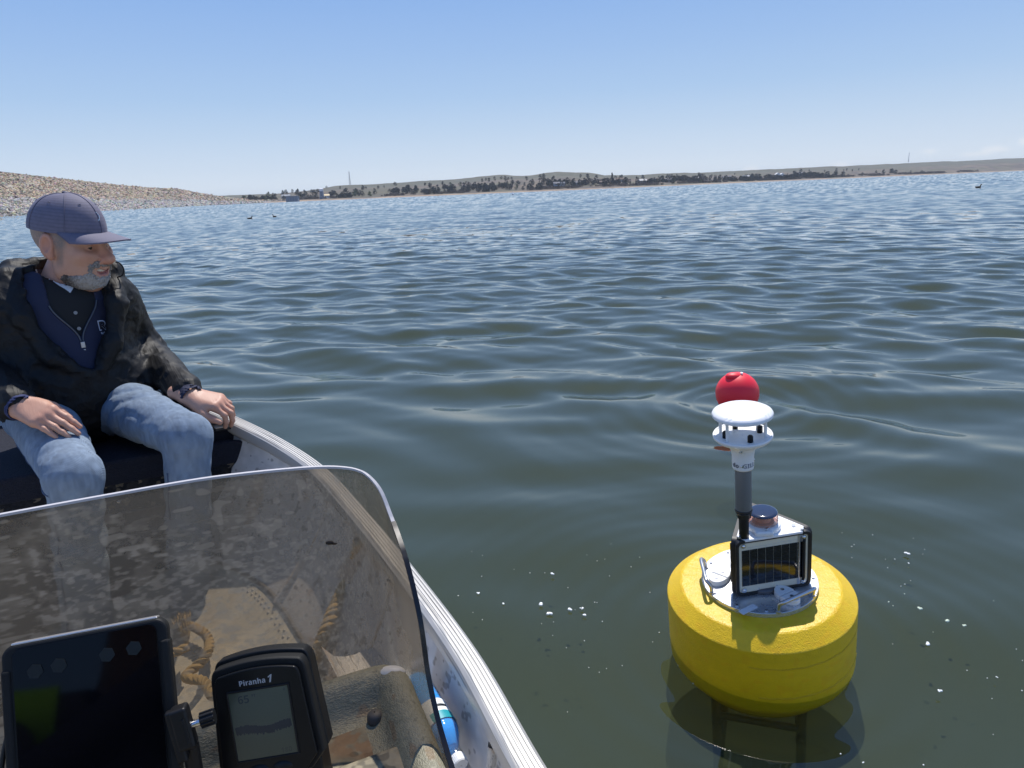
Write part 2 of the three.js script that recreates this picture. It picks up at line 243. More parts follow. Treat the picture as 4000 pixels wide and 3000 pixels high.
{
  const R = rng(5);
  tree('spruce_tree', 'conifer', 0, 'tallest dark pointed spruce left of centre on the far shore', 197, 130, 16, .75);
  tree('spruce_tree', 'conifer', 1, 'dark columnar evergreen standing alone right of the lake houses', 386, 120, 13, .8);
  tree('willow_tree', 'willow', 0, 'pale green leafy tree behind the end of the rock dam', -455, 60, 10, 1.5);
  tree('willow_tree', 'willow', 1, 'small pale green tree beside the dark trees at the dam end', -425, 75, 8, 1.4);
  let n = 0;
  for (let i = 0; i < 900 && n < 250; i++) {
    const x = lerp(-470, 1000, R()), f = fbm(x / 70, 4.2, 8), band = R() < .7, s = band ? lerp(38, 135, R()) : lerp(130, 430, R());
    if (x > 560 && R() < .55) continue;
    if (f < (band ? .36 : .42)) continue;
    const h = lerp(5.5, 12, R()) * (band ? 1 : .72), kk = R() < .86 ? 'juniper' : R() < .5 ? 'bare' : 'willow';
    const zone = x < -335 ? 'between the dam end and the intake tower' : x < -210 ? 'right of the intake tower' : x < -60 ? 'below the lattice mast hill' : x < 85 ? 'near the middle of the far shore' : x < 200 ? 'left of the tallest spruce' : x < 385 ? 'between the two tall evergreens' : x < 600 ? 'left of the white gabled houses' : x < 760 ? 'right of the white gabled houses' : 'on the bare slope far right';
    const words = (h > 8.6 ? 'tall ' : h < 6 ? 'small ' : '') + { juniper: 'dark juniper ', bare: 'bare brownish tree ', willow: 'fresh green tree ' }[kk] + (band ? 'by the far beach, ' : 'up the far hill, ') + zone;
    tree({ juniper: 'juniper_tree', bare: 'bare_tree', willow: 'willow_tree' }[kk], kk, n % 3, words, x, s, h, lerp(.9, 1.35, R()), words); n++;
  }
  // the brush and woods that read as one mass
  const mk = (name, label, kind, count, fx) => {
    const im = new THREE.InstancedMesh(kinds[kind].geo[1], kinds[kind].mat, count), m4 = new THREE.Matrix4(); let k = 0;
    for (let i = 0; i < count * 6 && k < count; i++) { const q = fx(); if (!q) continue; const p = onHill(q[0], q[1]); m4.compose(V(p.x, p.y - .4, p.z), new THREE.Quaternion().setFromEuler(new THREE.Euler(0, R() * 6, 0)), V(q[2] * q[3], q[2], q[2] * q[3])); im.setMatrixAt(k++, m4); }
    im.count = k; im.name = name; im.userData = { label, category: 'woods', kind: 'stuff' }; scene.add(im);
  };
  mk('woods', 'belt of dark junipers massed along the far shore', 'juniper', 650, () => { const x = lerp(-480, 760, R()), s = lerp(36, 125, R()); return fbm(x / 46, s / 60, 21) > .56 ? [x, s, lerp(4, 9, R()), lerp(1, 1.6, R())] : null; });
  mk('shoreline_brush', 'brown leafless brush above the far beach', 'bare', 1500, () => { const x = lerp(-480, 1300, R()), s = lerp(34, 75, R()); return fbm(x / 50, s / 50, 31) > .46 ? [x, s, lerp(1.6, 4.2, R()), lerp(1.2, 2, R())] : null; });
}

// houses on the far shore
{
  const roofM = [M('grey shingles', [.2, .19, .19], .9), M('brown shingles', [.16, .11, .08], .9), M('pale metal roof', [.38, .38, .37], .6)], wallM = [M('cream siding', [.36, .32, .26], .8), M('grey siding', [.3, .31, .33], .8), M('white siding', [.78, .77, .74], .8), M('brown siding', [.2, .14, .1], .8)], pane = M('dark window', [.03, .035, .045], .15), doorM = M('door', [.25, .12, .08], .6);
  const list = [
    [-395, 95, 15, 7, 3.2, 2, 1, 0, 'small pale-roofed shed above the left end of the far beach'], [-318, 62, 13, 8, 3.4, 0, 2, .2, 'sunlit low building with an ochre roof beside the blue intake tower'],
    [98, 92, 20, 9, 3.2, 0, 1, .1, 'grey low house left of the tallest spruce'], [131, 100, 14, 9, 3.2, 0, 1, -.1, 'grey house close left of the tallest spruce'], [176, 96, 14, 9, 3, 1, 3, .1, 'brown house left beside the tallest spruce'], [214, 140, 13, 9, 3.6, 1, 0, 0, 'cream house behind the tallest spruce'],
    [254, 108, 14, 10, 3.2, 2, 3, .25, 'brown house with a pale metal roof right of the tallest spruce'], [310, 105, 13, 9, 3, 0, 1, .1, 'grey house midway between the two tall evergreens'], [372, 112, 16, 9, 3, 2, 0, -.1, 'cream house left beside the columnar evergreen'],
    [458, 118, 18, 10, 3.2, 0, 1, 0, 'long grey house right of the columnar evergreen'], [508, 112, 13, 10, 3.8, 2, 3, .3, 'brown house with a sunlit pale roof before the grassy hill'], [605, 130, 9, 9, 4, 2, 2, 1.57, 'left of two white gabled houses above the mown lawn'], [618, 131, 9, 9, 4, 2, 2, 1.57, 'right of two white gabled houses above the mown lawn'], [665, 130, 18, 10, 3.4, 0, 1, 0, 'grey house among dark trees right of the white gables'],
  ];
  for (const [x, s, w, d, h, rm, wm, turn, label] of list) {
    const p = onHill(x, s), o = thing('lake_house', label, 'house', [p.x, p.y - .5, p.z], 'houses on the far shore'); o.rotation.y = turn;
    part('wall', box(w, h + 1, d, [0, (h + 1) / 2, 0], [0, 0, 0], .05), wallM[wm], o, true);
    const sh = new THREE.Shape([[-d / 2 - .6, 0], [d / 2 + .6, 0], [0, h * .85]].map((q) => new THREE.Vector2(...q)));
    const rf = part('roof', new THREE.ExtrudeGeometry(sh, { depth: w + 1, bevelEnabled: false }).translate(0, 0, -w / 2 - .5).rotateY(Math.PI / 2).translate(0, h + 1.02, 0), rm === 2 && wm === 2 ? wallM[2] : s === 62 ? M('ochre metal roof', [.7, .5, .22], .5) : roofM[rm], o, true);
    part('chimney', box(.9, 2, .9, [w * .25, h * .75, 0], [0, 0, 0], .05), roofM[1], rf, true);
    for (let k = -1; k <= 1; k++) { const win = part('window', box(w * .17, 1.5, .12, [k * w * .3, h * .55 + .8, d / 2 + .04], [0, 0, 0], .02), wallM[wm === 2 ? 2 : 0], o, true); part('pane', box(w * .14, 1.25, .08, [k * w * .3, h * .55 + .8, d / 2 + .09], [0, 0, 0], .01), pane, win, true); }
    part('door', box(1.1, 2.1, .14, [w * .44, 1.55, d / 2 + .04], [0, 0, 0], .02), doorM, o, true);
  }
}
// lattice masts
function lattice(name, label, p, h, b, c) {
  const o = thing(name, label, 'radio mast', p), m = M('galvanised steel', c, .6, { metalness: .2 }), n = 9, q = (t, i) => { const w = lerp(b, b * .16, t), a = i * Math.PI / 2 + .5; return V(Math.cos(a) * w, h * t, Math.sin(a) * w); };
  for (let i = 0; i < 4; i++) part('leg', rod(q(0, i), q(1, i), .3, .22, 5), m, o, true);
  const br = []; for (let k = 0; k < n; k++) for (let i = 0; i < 4; i++) { br.push(rod(q(k / n, i), q((k + 1) / n, i + 1), .14, .14, 4), rod(q(k / n, i + 1), q((k + 1) / n, i), .14, .14, 4), rod(q((k + 1) / n, i), q((k + 1) / n, i + 1), .14, .14, 4)); }
  part('bracing', br, m, o, true); part('antenna', [rod(V(0, h, 0), V(0, h * 1.08, 0), .2, .1, 5), cyl(.9, .9, 1.6, [.9, h * .93, 0], [0, 0, 0], 8)], m, o, true);
}
lattice('lattice_mast', 'grey lattice radio mast rising behind the dam end', [-407, 26, -1960], 44, 3.6, [.32, .3, .31]);
lattice('lattice_mast', 'faint thin mast on the right-hand hill crest', [1262, 40, -2300], 28, 1.0, [.6, .61, .64]);
// intake works in the water by the dam
{
  const cm = M('blue-grey concrete', [.2, .23, .28], .85, { bumpMap: tex(128, 128, (u, v) => { const q = torus(u, v, 9); return [q, q, q]; }), bumpScale: .1 }), dk = M('dark opening', [.03, .035, .045], .8), lt = M('pale roof sheet', [.65, .66, .68], .5);
  const a = thing('intake_block', 'low blue-grey concrete intake block at the waterline beside the dam', 'intake structure', [-342, -1, -1190]);
  part('wall', box(19, 9.2, 10, [0, 4.6, 0], [0, 0, 0], .1), cm, a, true); part('deck', box(20, .7, 11, [0, 9.5, 0], [0, 0, 0], .08), cm, a, true);
  for (let i = -2; i <= 2; i++) part('pilaster', box(.9, 9, .7, [i * 4.2, 4.5, 5.2], [0, 0, 0], .05), cm, a, true);
  part('railing', [...Array(9).keys()].map((i) => box(.12, 1.1, .12, [-9 + i * 2.25, 10.35, 5], [0, 0, 0], .02)).concat(box(19, .12, .12, [0, 10.95, 5], [0, 0, 0], .02)), lt, a, true);
  const b = thing('intake_tower', 'tall slim blue-grey intake tower right of the concrete block', 'intake tower', [-319, -1, -1290]);
  part('shaft', crease(cyl(3.3, 4.3, 17, [0, 8.5, 0], [0, 0, 0], 10)), cm, b, true); part('gatehouse', box(6, 3.6, 6, [0, 18.6, 0], [0, 0, 0], .1), lt, b, true); part('roof', crease(cyl(.6, 4.9, 1.4, [0, 21, 0], [0, .78, 0], 4)), lt, b, true);
  for (const y of [5, 10, 14]) part('gate_opening', box(1.6, 2.2, .5, [0, y, 4 - y * .055], [0, 0, 0], .05), dk, b, true);
  part('walkway', box(22, .5, 1.6, [-13, 17.3, 1], [0, 0, 0], .05), cm, b, true);
}

// ---------------------------------------------------------------- embankment dam faced with broken rock
{
  const C = new THREE.CatmullRomCurve3([[-120, -60], [-185, -190], [-226, -329], [-331, -694], [-424, -1040], [-438, -1150], [-412, -1240], [-378, -1290]].map(([x, z]) => V(x, 0, z))), L = C.getLength();
  const at = (s, h) => { const u = clamp(s / L), p = C.getPointAt(u), t = C.getTangentAt(u), n = V(t.z, 0, -t.x); if (n.x > 0) n.negate(); const out = lerp(58, 20, sstep(L - 330, L, s)), top = lerp(29, 25, sstep(0, 1100, s)) * lerp(1, .12, sstep(L - 230, L - 20, s)); return p.addScaledVector(n, h * out).setY(h * top); };
  const dam = thing('embankment', 'long rock-faced embankment dam rising on the left of the lake', 'dam', [-226, 0, -329]); dam.userData = { label: dam.userData.label, kind: 'structure' };
  const face = grid(260, 16, (u, v) => { const q = at(u * L, lerp(-.15, 1, v)); return q; });
  paint(face, (x, y, z) => { const n = fbm(x / 2, y / 1.2, z / 2), c = y < 7.5 + 2 * noise3(x / 9, 0, z / 9) ? [.4, .375, .33] : [.36, .285, .2]; return c.map((q) => q * (.45 + .7 * n)); });
  part('face', face, M('packed rubble', [1, 1, 1], .95, { vertexColors: true }), dam);
  part('crest', grid(200, 3, (u, v) => { const q = at(u * L, 1), k = at(u * L, 1.25); return v < .4 ? q.clone().setY(q.y - .2 + v * 2.6) : v < .8 ? q.clone().setY(q.y + .84) : k.setY(q.y + .6); }), M('dark crest road edge', [.09, .075, .06], .95), dam);
  const R = rng(77), rocks = [0, 1, 2, 3].map((k) => { const g = new THREE.IcosahedronGeometry(1, 0), p = g.attributes.position, S = rng(k + 3), mem = new Map(); for (let i = 0; i < p.count; i++) { const key = [p.getX(i), p.getY(i), p.getZ(i)].map((q) => q.toFixed(3)).join(); if (!mem.has(key)) mem.set(key, .7 + .55 * S()); const f = mem.get(key); p.setXYZ(i, p.getX(i) * f, p.getY(i) * f * .62, p.getZ(i) * f * .85); } g.computeVertexNormals(); return g; });
  const tint = (h) => { const low = h < .31 + .08 * (R() - .5), t = R(); return low ? (t < .55 ? [.52, .48, .42] : t < .8 ? [.42, .39, .35] : t < .93 ? [.5, .43, .31] : [.2, .185, .17]) : (t < .4 ? [.54, .42, .29] : t < .65 ? [.44, .35, .25] : t < .85 ? [.5, .43, .34] : [.17, .135, .105]); };
  const spots = []; for (let s = 40; s < L;) { const z0 = at(s, 0), D = -z0.z, size = lerp(1.5, 3.2, sstep(300, 1200, D)); for (let h = -.02; h < 1.0; h += size * .95 / 62) spots.push([s + (R() - .5) * size * 1.6, h + (R() - .5) * .02, size, D]); s += size * 1.1; }
  const near = spots.filter((q) => q[3] > 318 && q[3] < 460).map((q) => [q, R()]).sort((a, b) => a[1] - b[1]).slice(0, 300).map((q) => q[0]), chosen = new Set(near), shades = [];
  for (const c of [[.5, .46, .4], [.4, .37, .33], [.45, .345, .235], [.37, .29, .205], [.2, .17, .145], [.54, .47, .36]]) shades.push(M('rock', c, .95));
  const m4 = new THREE.Matrix4(), qt = new THREE.Quaternion(), pose = ([s, h, size], big) => { const p = at(s, h); qt.setFromEuler(new THREE.Euler((R() - .5) * 1.6, R() * 6.28, (R() - .5) * 1.6)); const k = size * (big ? .85 + .5 * R() : .42 + .5 * R() * R()); return [p.add(V(R() * .2, .12 * size + R() * .1, 0)), qt.clone(), V(k * (1 + R() * .5), k, k)]; };
  for (const q of near) { const [p, r, k] = pose(q, true), low = q[1] < .3, m = new THREE.Mesh(rocks[(R() * 4) | 0], shades[low ? [0, 1, 5, 0, 4][(R() * 5) | 0] : [2, 3, 5, 2, 4][(R() * 5) | 0]]); m.name = 'rock'; m.position.copy(p).sub(dam.position); m.quaternion.copy(r); m.scale.copy(k); dam.add(m); }
  const rest = spots.filter((q) => !chosen.has(q)), per = [[], [], [], []]; rest.forEach((q) => per[(R() * 4) | 0].push(q));
  per.forEach((l, i) => { const im = new THREE.InstancedMesh(rocks[i], M('rubble', [1, 1, 1], .95), l.length); l.forEach((q, j) => { const [p, r, k] = pose(q); m4.compose(p.sub(dam.position), r, k); im.setMatrixAt(j, m4); im.setColorAt(j, col(...tint(q[1]).map((t) => t * (.85 + .3 * R())))); }); im.name = 'rubble'; im.userData = { kind: 'stuff' }; dam.add(im); });
}

// ---------------------------------------------------------------- data buoy
const steel = M('brushed steel', [.55, .55, .56], .28, { metalness: .95 }), alu = M('aluminium plate', [.62, .63, .66], .34, { metalness: .8 }), white = M('white plastic', [.8, .8, .79], .38), black = M('black plastic', [.007, .007, .008], .45, { specularIntensity: .7 }), bolt = M('bright bolt', [.75, .75, .76], .22, { metalness: 1 });
{
  const n = V(-.0835, 1, .0797).normalize();
  const b = thing('data_buoy', 'round yellow data buoy with solar panels, beacon and weather mast floating on the lake', 'buoy', [BUOY.x, 0, BUOY.z]);
  b.quaternion.setFromUnitVectors(V(0, 1, 0), n);
  const peel = tex(512, 512, (u, v) => { const q = .55 * torus(u, v, 60) + .3 * torus(u, v, 120, 7) + .15 * torus(u, v, 20, 3); return [q, q, q]; }); peel.repeat.set(5.5, 5.5);
  const tone = tex(512, 256, (u, v) => { const q = .96 + .06 * (torus(u, v, 9) - .5) + .05 * (torus(u, v, 40, 5) - .5), s = sstep(.66, .74, torus(u, v, 26, 11)); return [.905 * q, .75 * q * (1 - .03 * s), .05 * q]; }, true); tone.repeat.set(1.2, 2);
  const yellow = M('yellow foam skin', [1, 1, 1], .42, { map: tone, bumpMap: peel, bumpScale: .0013 });
  const prof = [[.001, -.1], [.19, -.1], [.205, -.096], [.21, -.092], [.258, -.03], [.2635, -.02], [.2655, -.008], [.2655, 0], [.2655, .06], [.2655, .173], [.2655, .1765], [.2652, .1778], [.2645, .1789], [.2636, .1798], [.262, .1811], [.2268, .2096], [.2254, .2106], [.2242, .2113], [.2228, .2119], [.221, .2123], [.219, .2125], [.214, .2125], [.15, .2125], [.001, .2125]];
  const hullG = lathe(prof, 160), along = [0]; for (let i = 1; i < prof.length; i++) along.push(along[i - 1] + Math.hypot(prof[i][0] - prof[i - 1][0], prof[i][1] - prof[i - 1][1]));
  { const q = hullG.attributes.uv; for (let i = 0; i < q.count; i++) q.setXY(i, Math.floor(i / prof.length) / 160 * 1.8, along[i % prof.length]); } // metres round and along the skin
  part('hull', crease(hullG, .5), yellow, b, true);
  for (const [y, a0, a1] of [[.128, .6, 2.0], [.03, .5, 1.9]]) part('seam', tube([...Array(24).keys()].map((i) => { const a = lerp(a0, a1, i / 23); return V(Math.cos(a) * .2655, y + .001 * Math.sin(i * 1.7), Math.sin(a) * .2655); }), .0022, 60, 6), yellow, b, true);
  const scratch = tex(256, 256, (u, v) => { const q = .35 + .5 * torus(u, v, 14) * torus(u, v, 70, 4); return [q, q, q]; });
  const plateM = M('worn aluminium plate', [.62, .64, .67], .6, { metalness: .75, roughnessMap: scratch });
  const plate = part('deck_plate', crease(lathe([[.001, .212], [.1615, .212], [.1625, .213], [.1625, .2255], [.1615, .2265], [.001, .2265]], 96), .5), plateM, b, true);
  for (let i = 0; i < 12; i++) { const a = i * Math.PI / 6 + .2; part('plate_bolt', cyl(.0045, .0045, .004, [Math.cos(a) * .15, .228, Math.sin(a) * .15], [0, 0, 0], 6), bolt, plate, true); }
  part('hub', [lathe([[.001, .2265], [.078, .2265], [.08, .229], [.08, .236], [.074, .24], [.06, .241], [.06, .262], [.056, .266], [.001, .266]], 48)], M('dark anodised metal', [.12, .12, .13], .4, { metalness: .6 }), b, true);
  for (let i = 0; i < 8; i++) { const a = i * Math.PI / 4 + .35; part('hub_bolt', [cyl(.007, .007, .006, [Math.cos(a) * .068, .2435, Math.sin(a) * .068], [0, 0, 0], 6), cyl(.0035, .0035, .008, [Math.cos(a) * .068, .25, Math.sin(a) * .068], [0, 0, 0], 8)], bolt, b, true); }
  part('cable_gland', [cyl(.009, .011, .018, [.03, .274, .03]), cyl(.006, .006, .03, [.03, .29, .03])], M('red gland', [.4, .05, .03], .4), b, true);
  // lifting handles and white caps, three of each round the plate
  for (let i = 0; i < 3; i++) {
    const a = (67 + 120 * i) * Math.PI / 180, o = V(Math.cos(a), 0, Math.sin(a)), t = V(-o.z, 0, o.x), q = (r, s, y) => o.clone().multiplyScalar(r).addScaledVector(t, s).setY(y);
    part('handle', [tube([q(.144, -.062, .226), q(.145, -.062, .24), q(.148, -.062, .252), q(.156, -.055, .262), q(.158, -.04, .264), q(.158, 0, .264), q(.158, .04, .264), q(.156, .055, .262), q(.148, .062, .252), q(.145, .062, .24), q(.144, .062, .226)], .0056, 90, 10), ...[-.062, .062].map((s) => { const p = q(.144, s, .2285); return cyl(.0095, .0095, .005, [p.x, p.y, p.z], [0, 0, 0], 6); })], steel, b, true);
    for (const s of [-1, 1]) { // each cap is a half stadium, a slot between the halves
      const sh = new THREE.Shape(); sh.absarc(0, 0, .026, s > 0 ? 0 : Math.PI, s > 0 ? Math.PI : 2 * Math.PI); sh.closePath();
      const g = new THREE.ExtrudeGeometry(sh, { depth: .012, bevelEnabled: true, bevelSize: .0025, bevelThickness: .0025, bevelSegments: 2, curveSegments: 18 }).rotateX(-Math.PI / 2).scale(.92, 1, 1.25);
      g.translate(0, 0, -s * .0045).rotateY(-a + Math.PI / 2 + (i === 1 ? .9 : 0)); const p = q(.112, 0, .229); g.translate(p.x, p.y, p.z);
      const c = part('cap', g, white, b, true);
      const sp = V(0, 0, -s * .018).applyAxisAngle(V(0, 1, 0), -a + Math.PI / 2 + (i === 1 ? .9 : 0)).add(p); part('cap_screw', [cyl(.0055, .0055, .002, [sp.x, sp.y + .0152, sp.z], [0, 0, 0], 14)], bolt, c, true);
    }
  }
  part('sticker', box(.055, .0008, .02, [-.075, .2272, .133], [0, .45, 0], .0003), M('paper sticker', [.6, .62, .64], .6), b, true);
  // triangular head: three solar panels on posts under a white plate
  const off = V(.0135, 0, -.001), psi = .0721, cellM = M('solar cell', [.008, .009, .014], .12, { clearcoat: .6, clearcoatRoughness: .06 }), backM = M('panel sheet', [.74, .7, .56], .3, { clearcoat: .4 });
  const rr = (w, h, r) => { const s = new THREE.Shape(), x = -w / 2, y = -h / 2; s.moveTo(x + r, y); s.lineTo(-x - r, y); s.quadraticCurveTo(-x, y, -x, y + r); s.lineTo(-x, -y - r); s.quadraticCurveTo(-x, -y, -x - r, -y); s.lineTo(x + r, -y); s.quadraticCurveTo(x, -y, x, -y - r); s.lineTo(x, y + r); s.quadraticCurveTo(x, y, x + r, y); return s; };
  const W = .214, Hh = .179; let proto = null;
  for (let i = 0; i < 3; i++) {
    let p;
    if (!proto) {
      p = proto = new THREE.Group(); p.name = 'solar_panel';
      const ring = rr(W, Hh, .02), hole = rr(W - .013, Hh - .013, .014); ring.holes.push(new THREE.Path(hole.getPoints(8)));
      const pm = (n, g, m) => { const o = new THREE.Mesh(Array.isArray(g) ? merge(g) : g, m); o.name = n; o.castShadow = o.receiveShadow = true; p.add(o); };
      pm('frame', new THREE.ExtrudeGeometry(ring, { depth: .0125, bevelEnabled: true, bevelSize: .0015, bevelThickness: .0015, bevelSegments: 2, curveSegments: 8 }).translate(0, 0, -.012), M('black rubber edge', [.012, .012, .013], .5));
      pm('backing', new THREE.ExtrudeGeometry(rr(W - .012, Hh - .012, .014), { depth: .006, bevelEnabled: false }).translate(0, 0, -.008), backM);
      const cw = .0228, ch = .0118, g0 = new THREE.BoxGeometry(cw - .0012, ch - .0007, .0012);
      for (let a = 0; a < 8; a++) for (let c = 0; c < 10; c++) { const o = new THREE.Mesh(g0, cellM); o.name = 'solar_cell'; o.position.set((a - 3.5) * cw, (c - 4.5) * ch - .001, -.0012); p.add(o); }
      for (const sx of [-1, 1]) for (const sy of [-1, 1]) { pm('panel_screw', [cyl(.0068, .0068, .0025, [sx * (W / 2 - .021), sy * (Hh / 2 - .0165), .0005], [Math.PI / 2, 0, 0], 18), ball(.0052, [sx * (W / 2 - .021), sy * (Hh / 2 - .0165), .0015], [1, 1, .7], 12)], bolt); }
      pm('busbar', [box(.08, .0008, .0007, [-.035, .0648, -.0016], [0, 0, 0], .0002), box(.07, .0008, .0007, [.045, .0668, -.0016], [0, 0, 0], .0002), box(.0008, .006, .0007, [.005, .066, -.0016], [0, 0, 0], .0002)], alu);
    } else p = proto.clone();
    const a = psi + i * 2 * Math.PI / 3; p.rotation.y = a; p.position.set(off.x * Math.cos(psi) + Math.sin(a) * .0705, .2296 + Hh / 2, off.z + Math.cos(a) * .0705); b.add(p);
  }
  const tri = new THREE.Shape(), tv = [[-.0905, .079], [.127, .0645], [.0045, -.117]], cut = .13; tv.forEach((p, i) => { const a = tv[(i + 2) % 3], c = tv[(i + 1) % 3], q = (t, e) => [lerp(p[0], e[0], t), -lerp(p[1], e[1], t)]; (i ? tri.lineTo(...q(cut, a)) : tri.moveTo(...q(cut, a))); tri.lineTo(...q(cut, c)); }); tri.closePath();
  const triG = new THREE.ExtrudeGeometry(tri, { depth: .005, bevelEnabled: true, bevelSize: .001, bevelThickness: .001, bevelSegments: 1 }).rotateX(-Math.PI / 2).translate(0, .4065, 0);
  const top = part('head_plate', triG, M('white powder coat', [.82, .82, .82], .45), b, true);
  for (const [x, z] of [[.1, .058], [.004, -.088], [-.074, .062], [.086, .035], [.058, -.005], [.03, -.045]]) part('head_bolt', cyl(.0055, .006, .005, [x, .4145, z], [0, 0, 0], 6), bolt, top, true);
  for (let i = 0; i < 3; i++) { const a = -psi - Math.PI / 6 + i * 2 * Math.PI / 3; part('post', cyl(.0105, .0105, .18, [off.x + Math.cos(a) * .095, .316, -Math.sin(a) * .095]), alu, b, true); part('bracket', box(.022, .13, .006, [off.x + Math.cos(a) * .112, .32, -Math.sin(a) * .112], [0, a + Math.PI / 2, 0], .001), black, b, true); }
  // beacon
  const bx = .006, bz = .02;
  const bc = part('beacon_base', [lathe([[.001, .412], [.046, .412], [.0475, .414], [.0475, .424], [.045, .43], [.001, .43]], 48).translate(bx, 0, bz), box(.05, .016, .03, [bx - .012, .42, bz + .04], [0, -.15, 0], .006)], white, b, true);
  part('beacon_lens', lathe([[.001, .4305], [.039, .4305], [.04, .432], ...[...Array(9).keys()].flatMap((i) => [[.0402, .4335 + i * .0026], [.0388, .4348 + i * .0026]]), [.0395, .458], [.038, .461]], 64).translate(bx, 0, bz), M('pale amber lens', [.98, .85, .8], .08, { transmission: .9, thickness: 0, ior: 1.45 }), bc, true);
  part('beacon_core', [cyl(.02, .022, .02, [bx, .441, bz]), cyl(.03, .03, .003, [bx, .4325, bz])], M('orange core', [.6, .3, .2], .4), bc, true);
  part('beacon_solar_cap', [lathe([[.001, .4655], [.03, .4652], [.036, .4635], [.0395, .461], [.0395, .459], [.001, .459]], 48).translate(bx, 0, bz)], M('dark solar cap', [.02, .028, .06], .1, { clearcoat: 1, clearcoatRoughness: .03 }), bc, true);
  part('beacon_clip', box(.012, .006, .008, [bx - .004, .4315, bz + .044], [0, .3, 0], .001), bolt, bc, true);
  // mast
  const mx = -.0605, mz = .06, at = (g) => g.translate(mx, 0, mz);
  part('mast_foot', at(lathe([[.001, .412], [.0135, .412], [.0135, .482], [.001, .482]], 28)), M('black pole', [.012, .012, .012], .3), b, true);
  part('mast_nut', [at(cyl(.02, .02, .014, [0, .4835, 0], [0, 0, 0], 6)), at(tf(new THREE.TorusGeometry(.0195, .0028, 8, 32), { p: [0, .4925, 0], r: [Math.PI / 2, 0, 0] })), at(tf(new THREE.TorusGeometry(.021, .003, 8, 32), { p: [0, .5, 0], r: [Math.PI / 2, 0, 0] }))], M('dark nut', [.06, .055, .05], .3, { metalness: .7 }), b, true);
  part('mast', at(lathe([[.001, .497], [.0208, .497], [.0215, .5], [.0215, .64], [.001, .64]], 36)), M('grey tube', [.2, .205, .21], .4, { metalness: .5 }), b, true);
  const ws = new THREE.Group(); ws.name = 'weather_sensor'; ws.position.set(mx, 0, mz); b.add(ws);
  const wm = (n, g, m) => { const o = new THREE.Mesh(Array.isArray(g) ? merge(g) : g, m); o.name = n; o.castShadow = o.receiveShadow = true; ws.add(o); };
  const ivory = M('ivory plastic', [.74, .73, .69], .4);
  wm('neck', lathe([[.022, .628], [.027, .628], [.028, .632], [.0283, .665], [.031, .682], [.039, .697], [.055, .707], [.07, .714], [.0755, .72], [.0762, .7255], [.0745, .7285], [.0715, .727]], 64), white);
  wm('dish', lathe([[.0716, .7268], [.069, .7245], [.04, .7225], [.001, .7225]], 64), white);
  wm('roof_disc', crease(lathe([[.001, .7985], [.05, .7975], [.066, .795], [.0745, .7905], [.0775, .785], [.0765, .781], [.07, .7775], [.05, .776], [.001, .776]], 72), .8), white);
  for (const d of [32, 148, 212, 328]) wm('strut', cyl(.0042, .0042, .055, [Math.cos(d / 57.3) * .058, .75, Math.sin(d / 57.3) * .058], [0, 0, 0], 12), white);
  for (const d of [84, 175, 355, 264]) wm('transducer', lathe([[.001, .742], [.005, .742], [.007, .739], [.0072, .735], [.0072, .7225], [.001, .7225]], 20).translate(Math.cos(d / 57.3) * .047, 0, Math.sin(d / 57.3) * .047), black);
  wm('hanging_transducer', cyl(.0075, .0062, .012, [.0, .7705, .0]), black);
  for (const [d, y] of [[115, .691], [112, .645], [352, .645], [232, .645]]) wm('set_screw', tf(new THREE.CylinderGeometry(.0035, .0035, .006, 10), { p: [Math.cos(d / 57.3) * (y > .68 ? .036 : .0295), y, Math.sin(d / 57.3) * (y > .68 ? .036 : .0295)], r: [Math.PI / 2, 0, -(d - 90) / 57.3] }), bolt);
  const wrap = (s, size, a0, y) => { const g = new TextGeometry(s, { font, size, depth: .0006, curveSegments: 3, bevelEnabled: false }), p = g.attributes.position; for (let i = 0; i < p.count; i++) { const r = .0284 + p.getZ(i), a = a0 - p.getX(i) / .0284; p.setXYZ(i, Math.cos(a) * r, y + p.getY(i), Math.sin(a) * r); } g.computeVertexNormals(); return g; };
  wm('lettering', wrap('GILL', .0125, 1.93, .6385), M('grey print', [.22, .24, .3], .5));
  wm('emblem', wrap('do', .012, 2.95, .6385), M('dark grey print', [.1, .1, .12], .5));
  // frame below the hull, seen through the water
  const dark = M('dark frame tube', [.03, .03, .028], .6), q = (d, y) => V(Math.cos(d / 57.3) * .17, y, Math.sin(d / 57.3) * .17), fr = [];
  for (const d of [66, 156, 246, 336]) fr.push(rod(q(d, -.09), q(d, -.45), .014)); for (const y of [-.2, -.44]) for (let i = 0; i < 4; i++) fr.push(rod(q(66 + 90 * i, y), q(156 + 90 * i, y), .011));
  part('underwater_frame', fr, dark, b, true);
}
// red float
{
  const o = thing('mooring_float', 'round red mooring float half sunk behind the buoy', 'float', [RED.x, 0, RED.z]);
  const pts = []; for (let i = 0; i <= 30; i++) { const a = -Math.PI / 2 + Math.PI * i / 30; pts.push([Math.max(.001, Math.cos(a) * .133), .066 + Math.sin(a) * .133]); }
  part('ball', tf(lathe(pts, 48), {}), M('red vinyl', [.9, .018, .04], .5), o, true);
  part('lug', [ball(.04, [-.035, .182, .02], [1.25, .6, 1], 18)], M('red vinyl lug', [.9, .018, .04], .5), o, true);
  part('rope_eye', [cyl(.008, .008, .012, [.012, .2, .03], [.3, 0, 0], 12)], white, o, true);
}
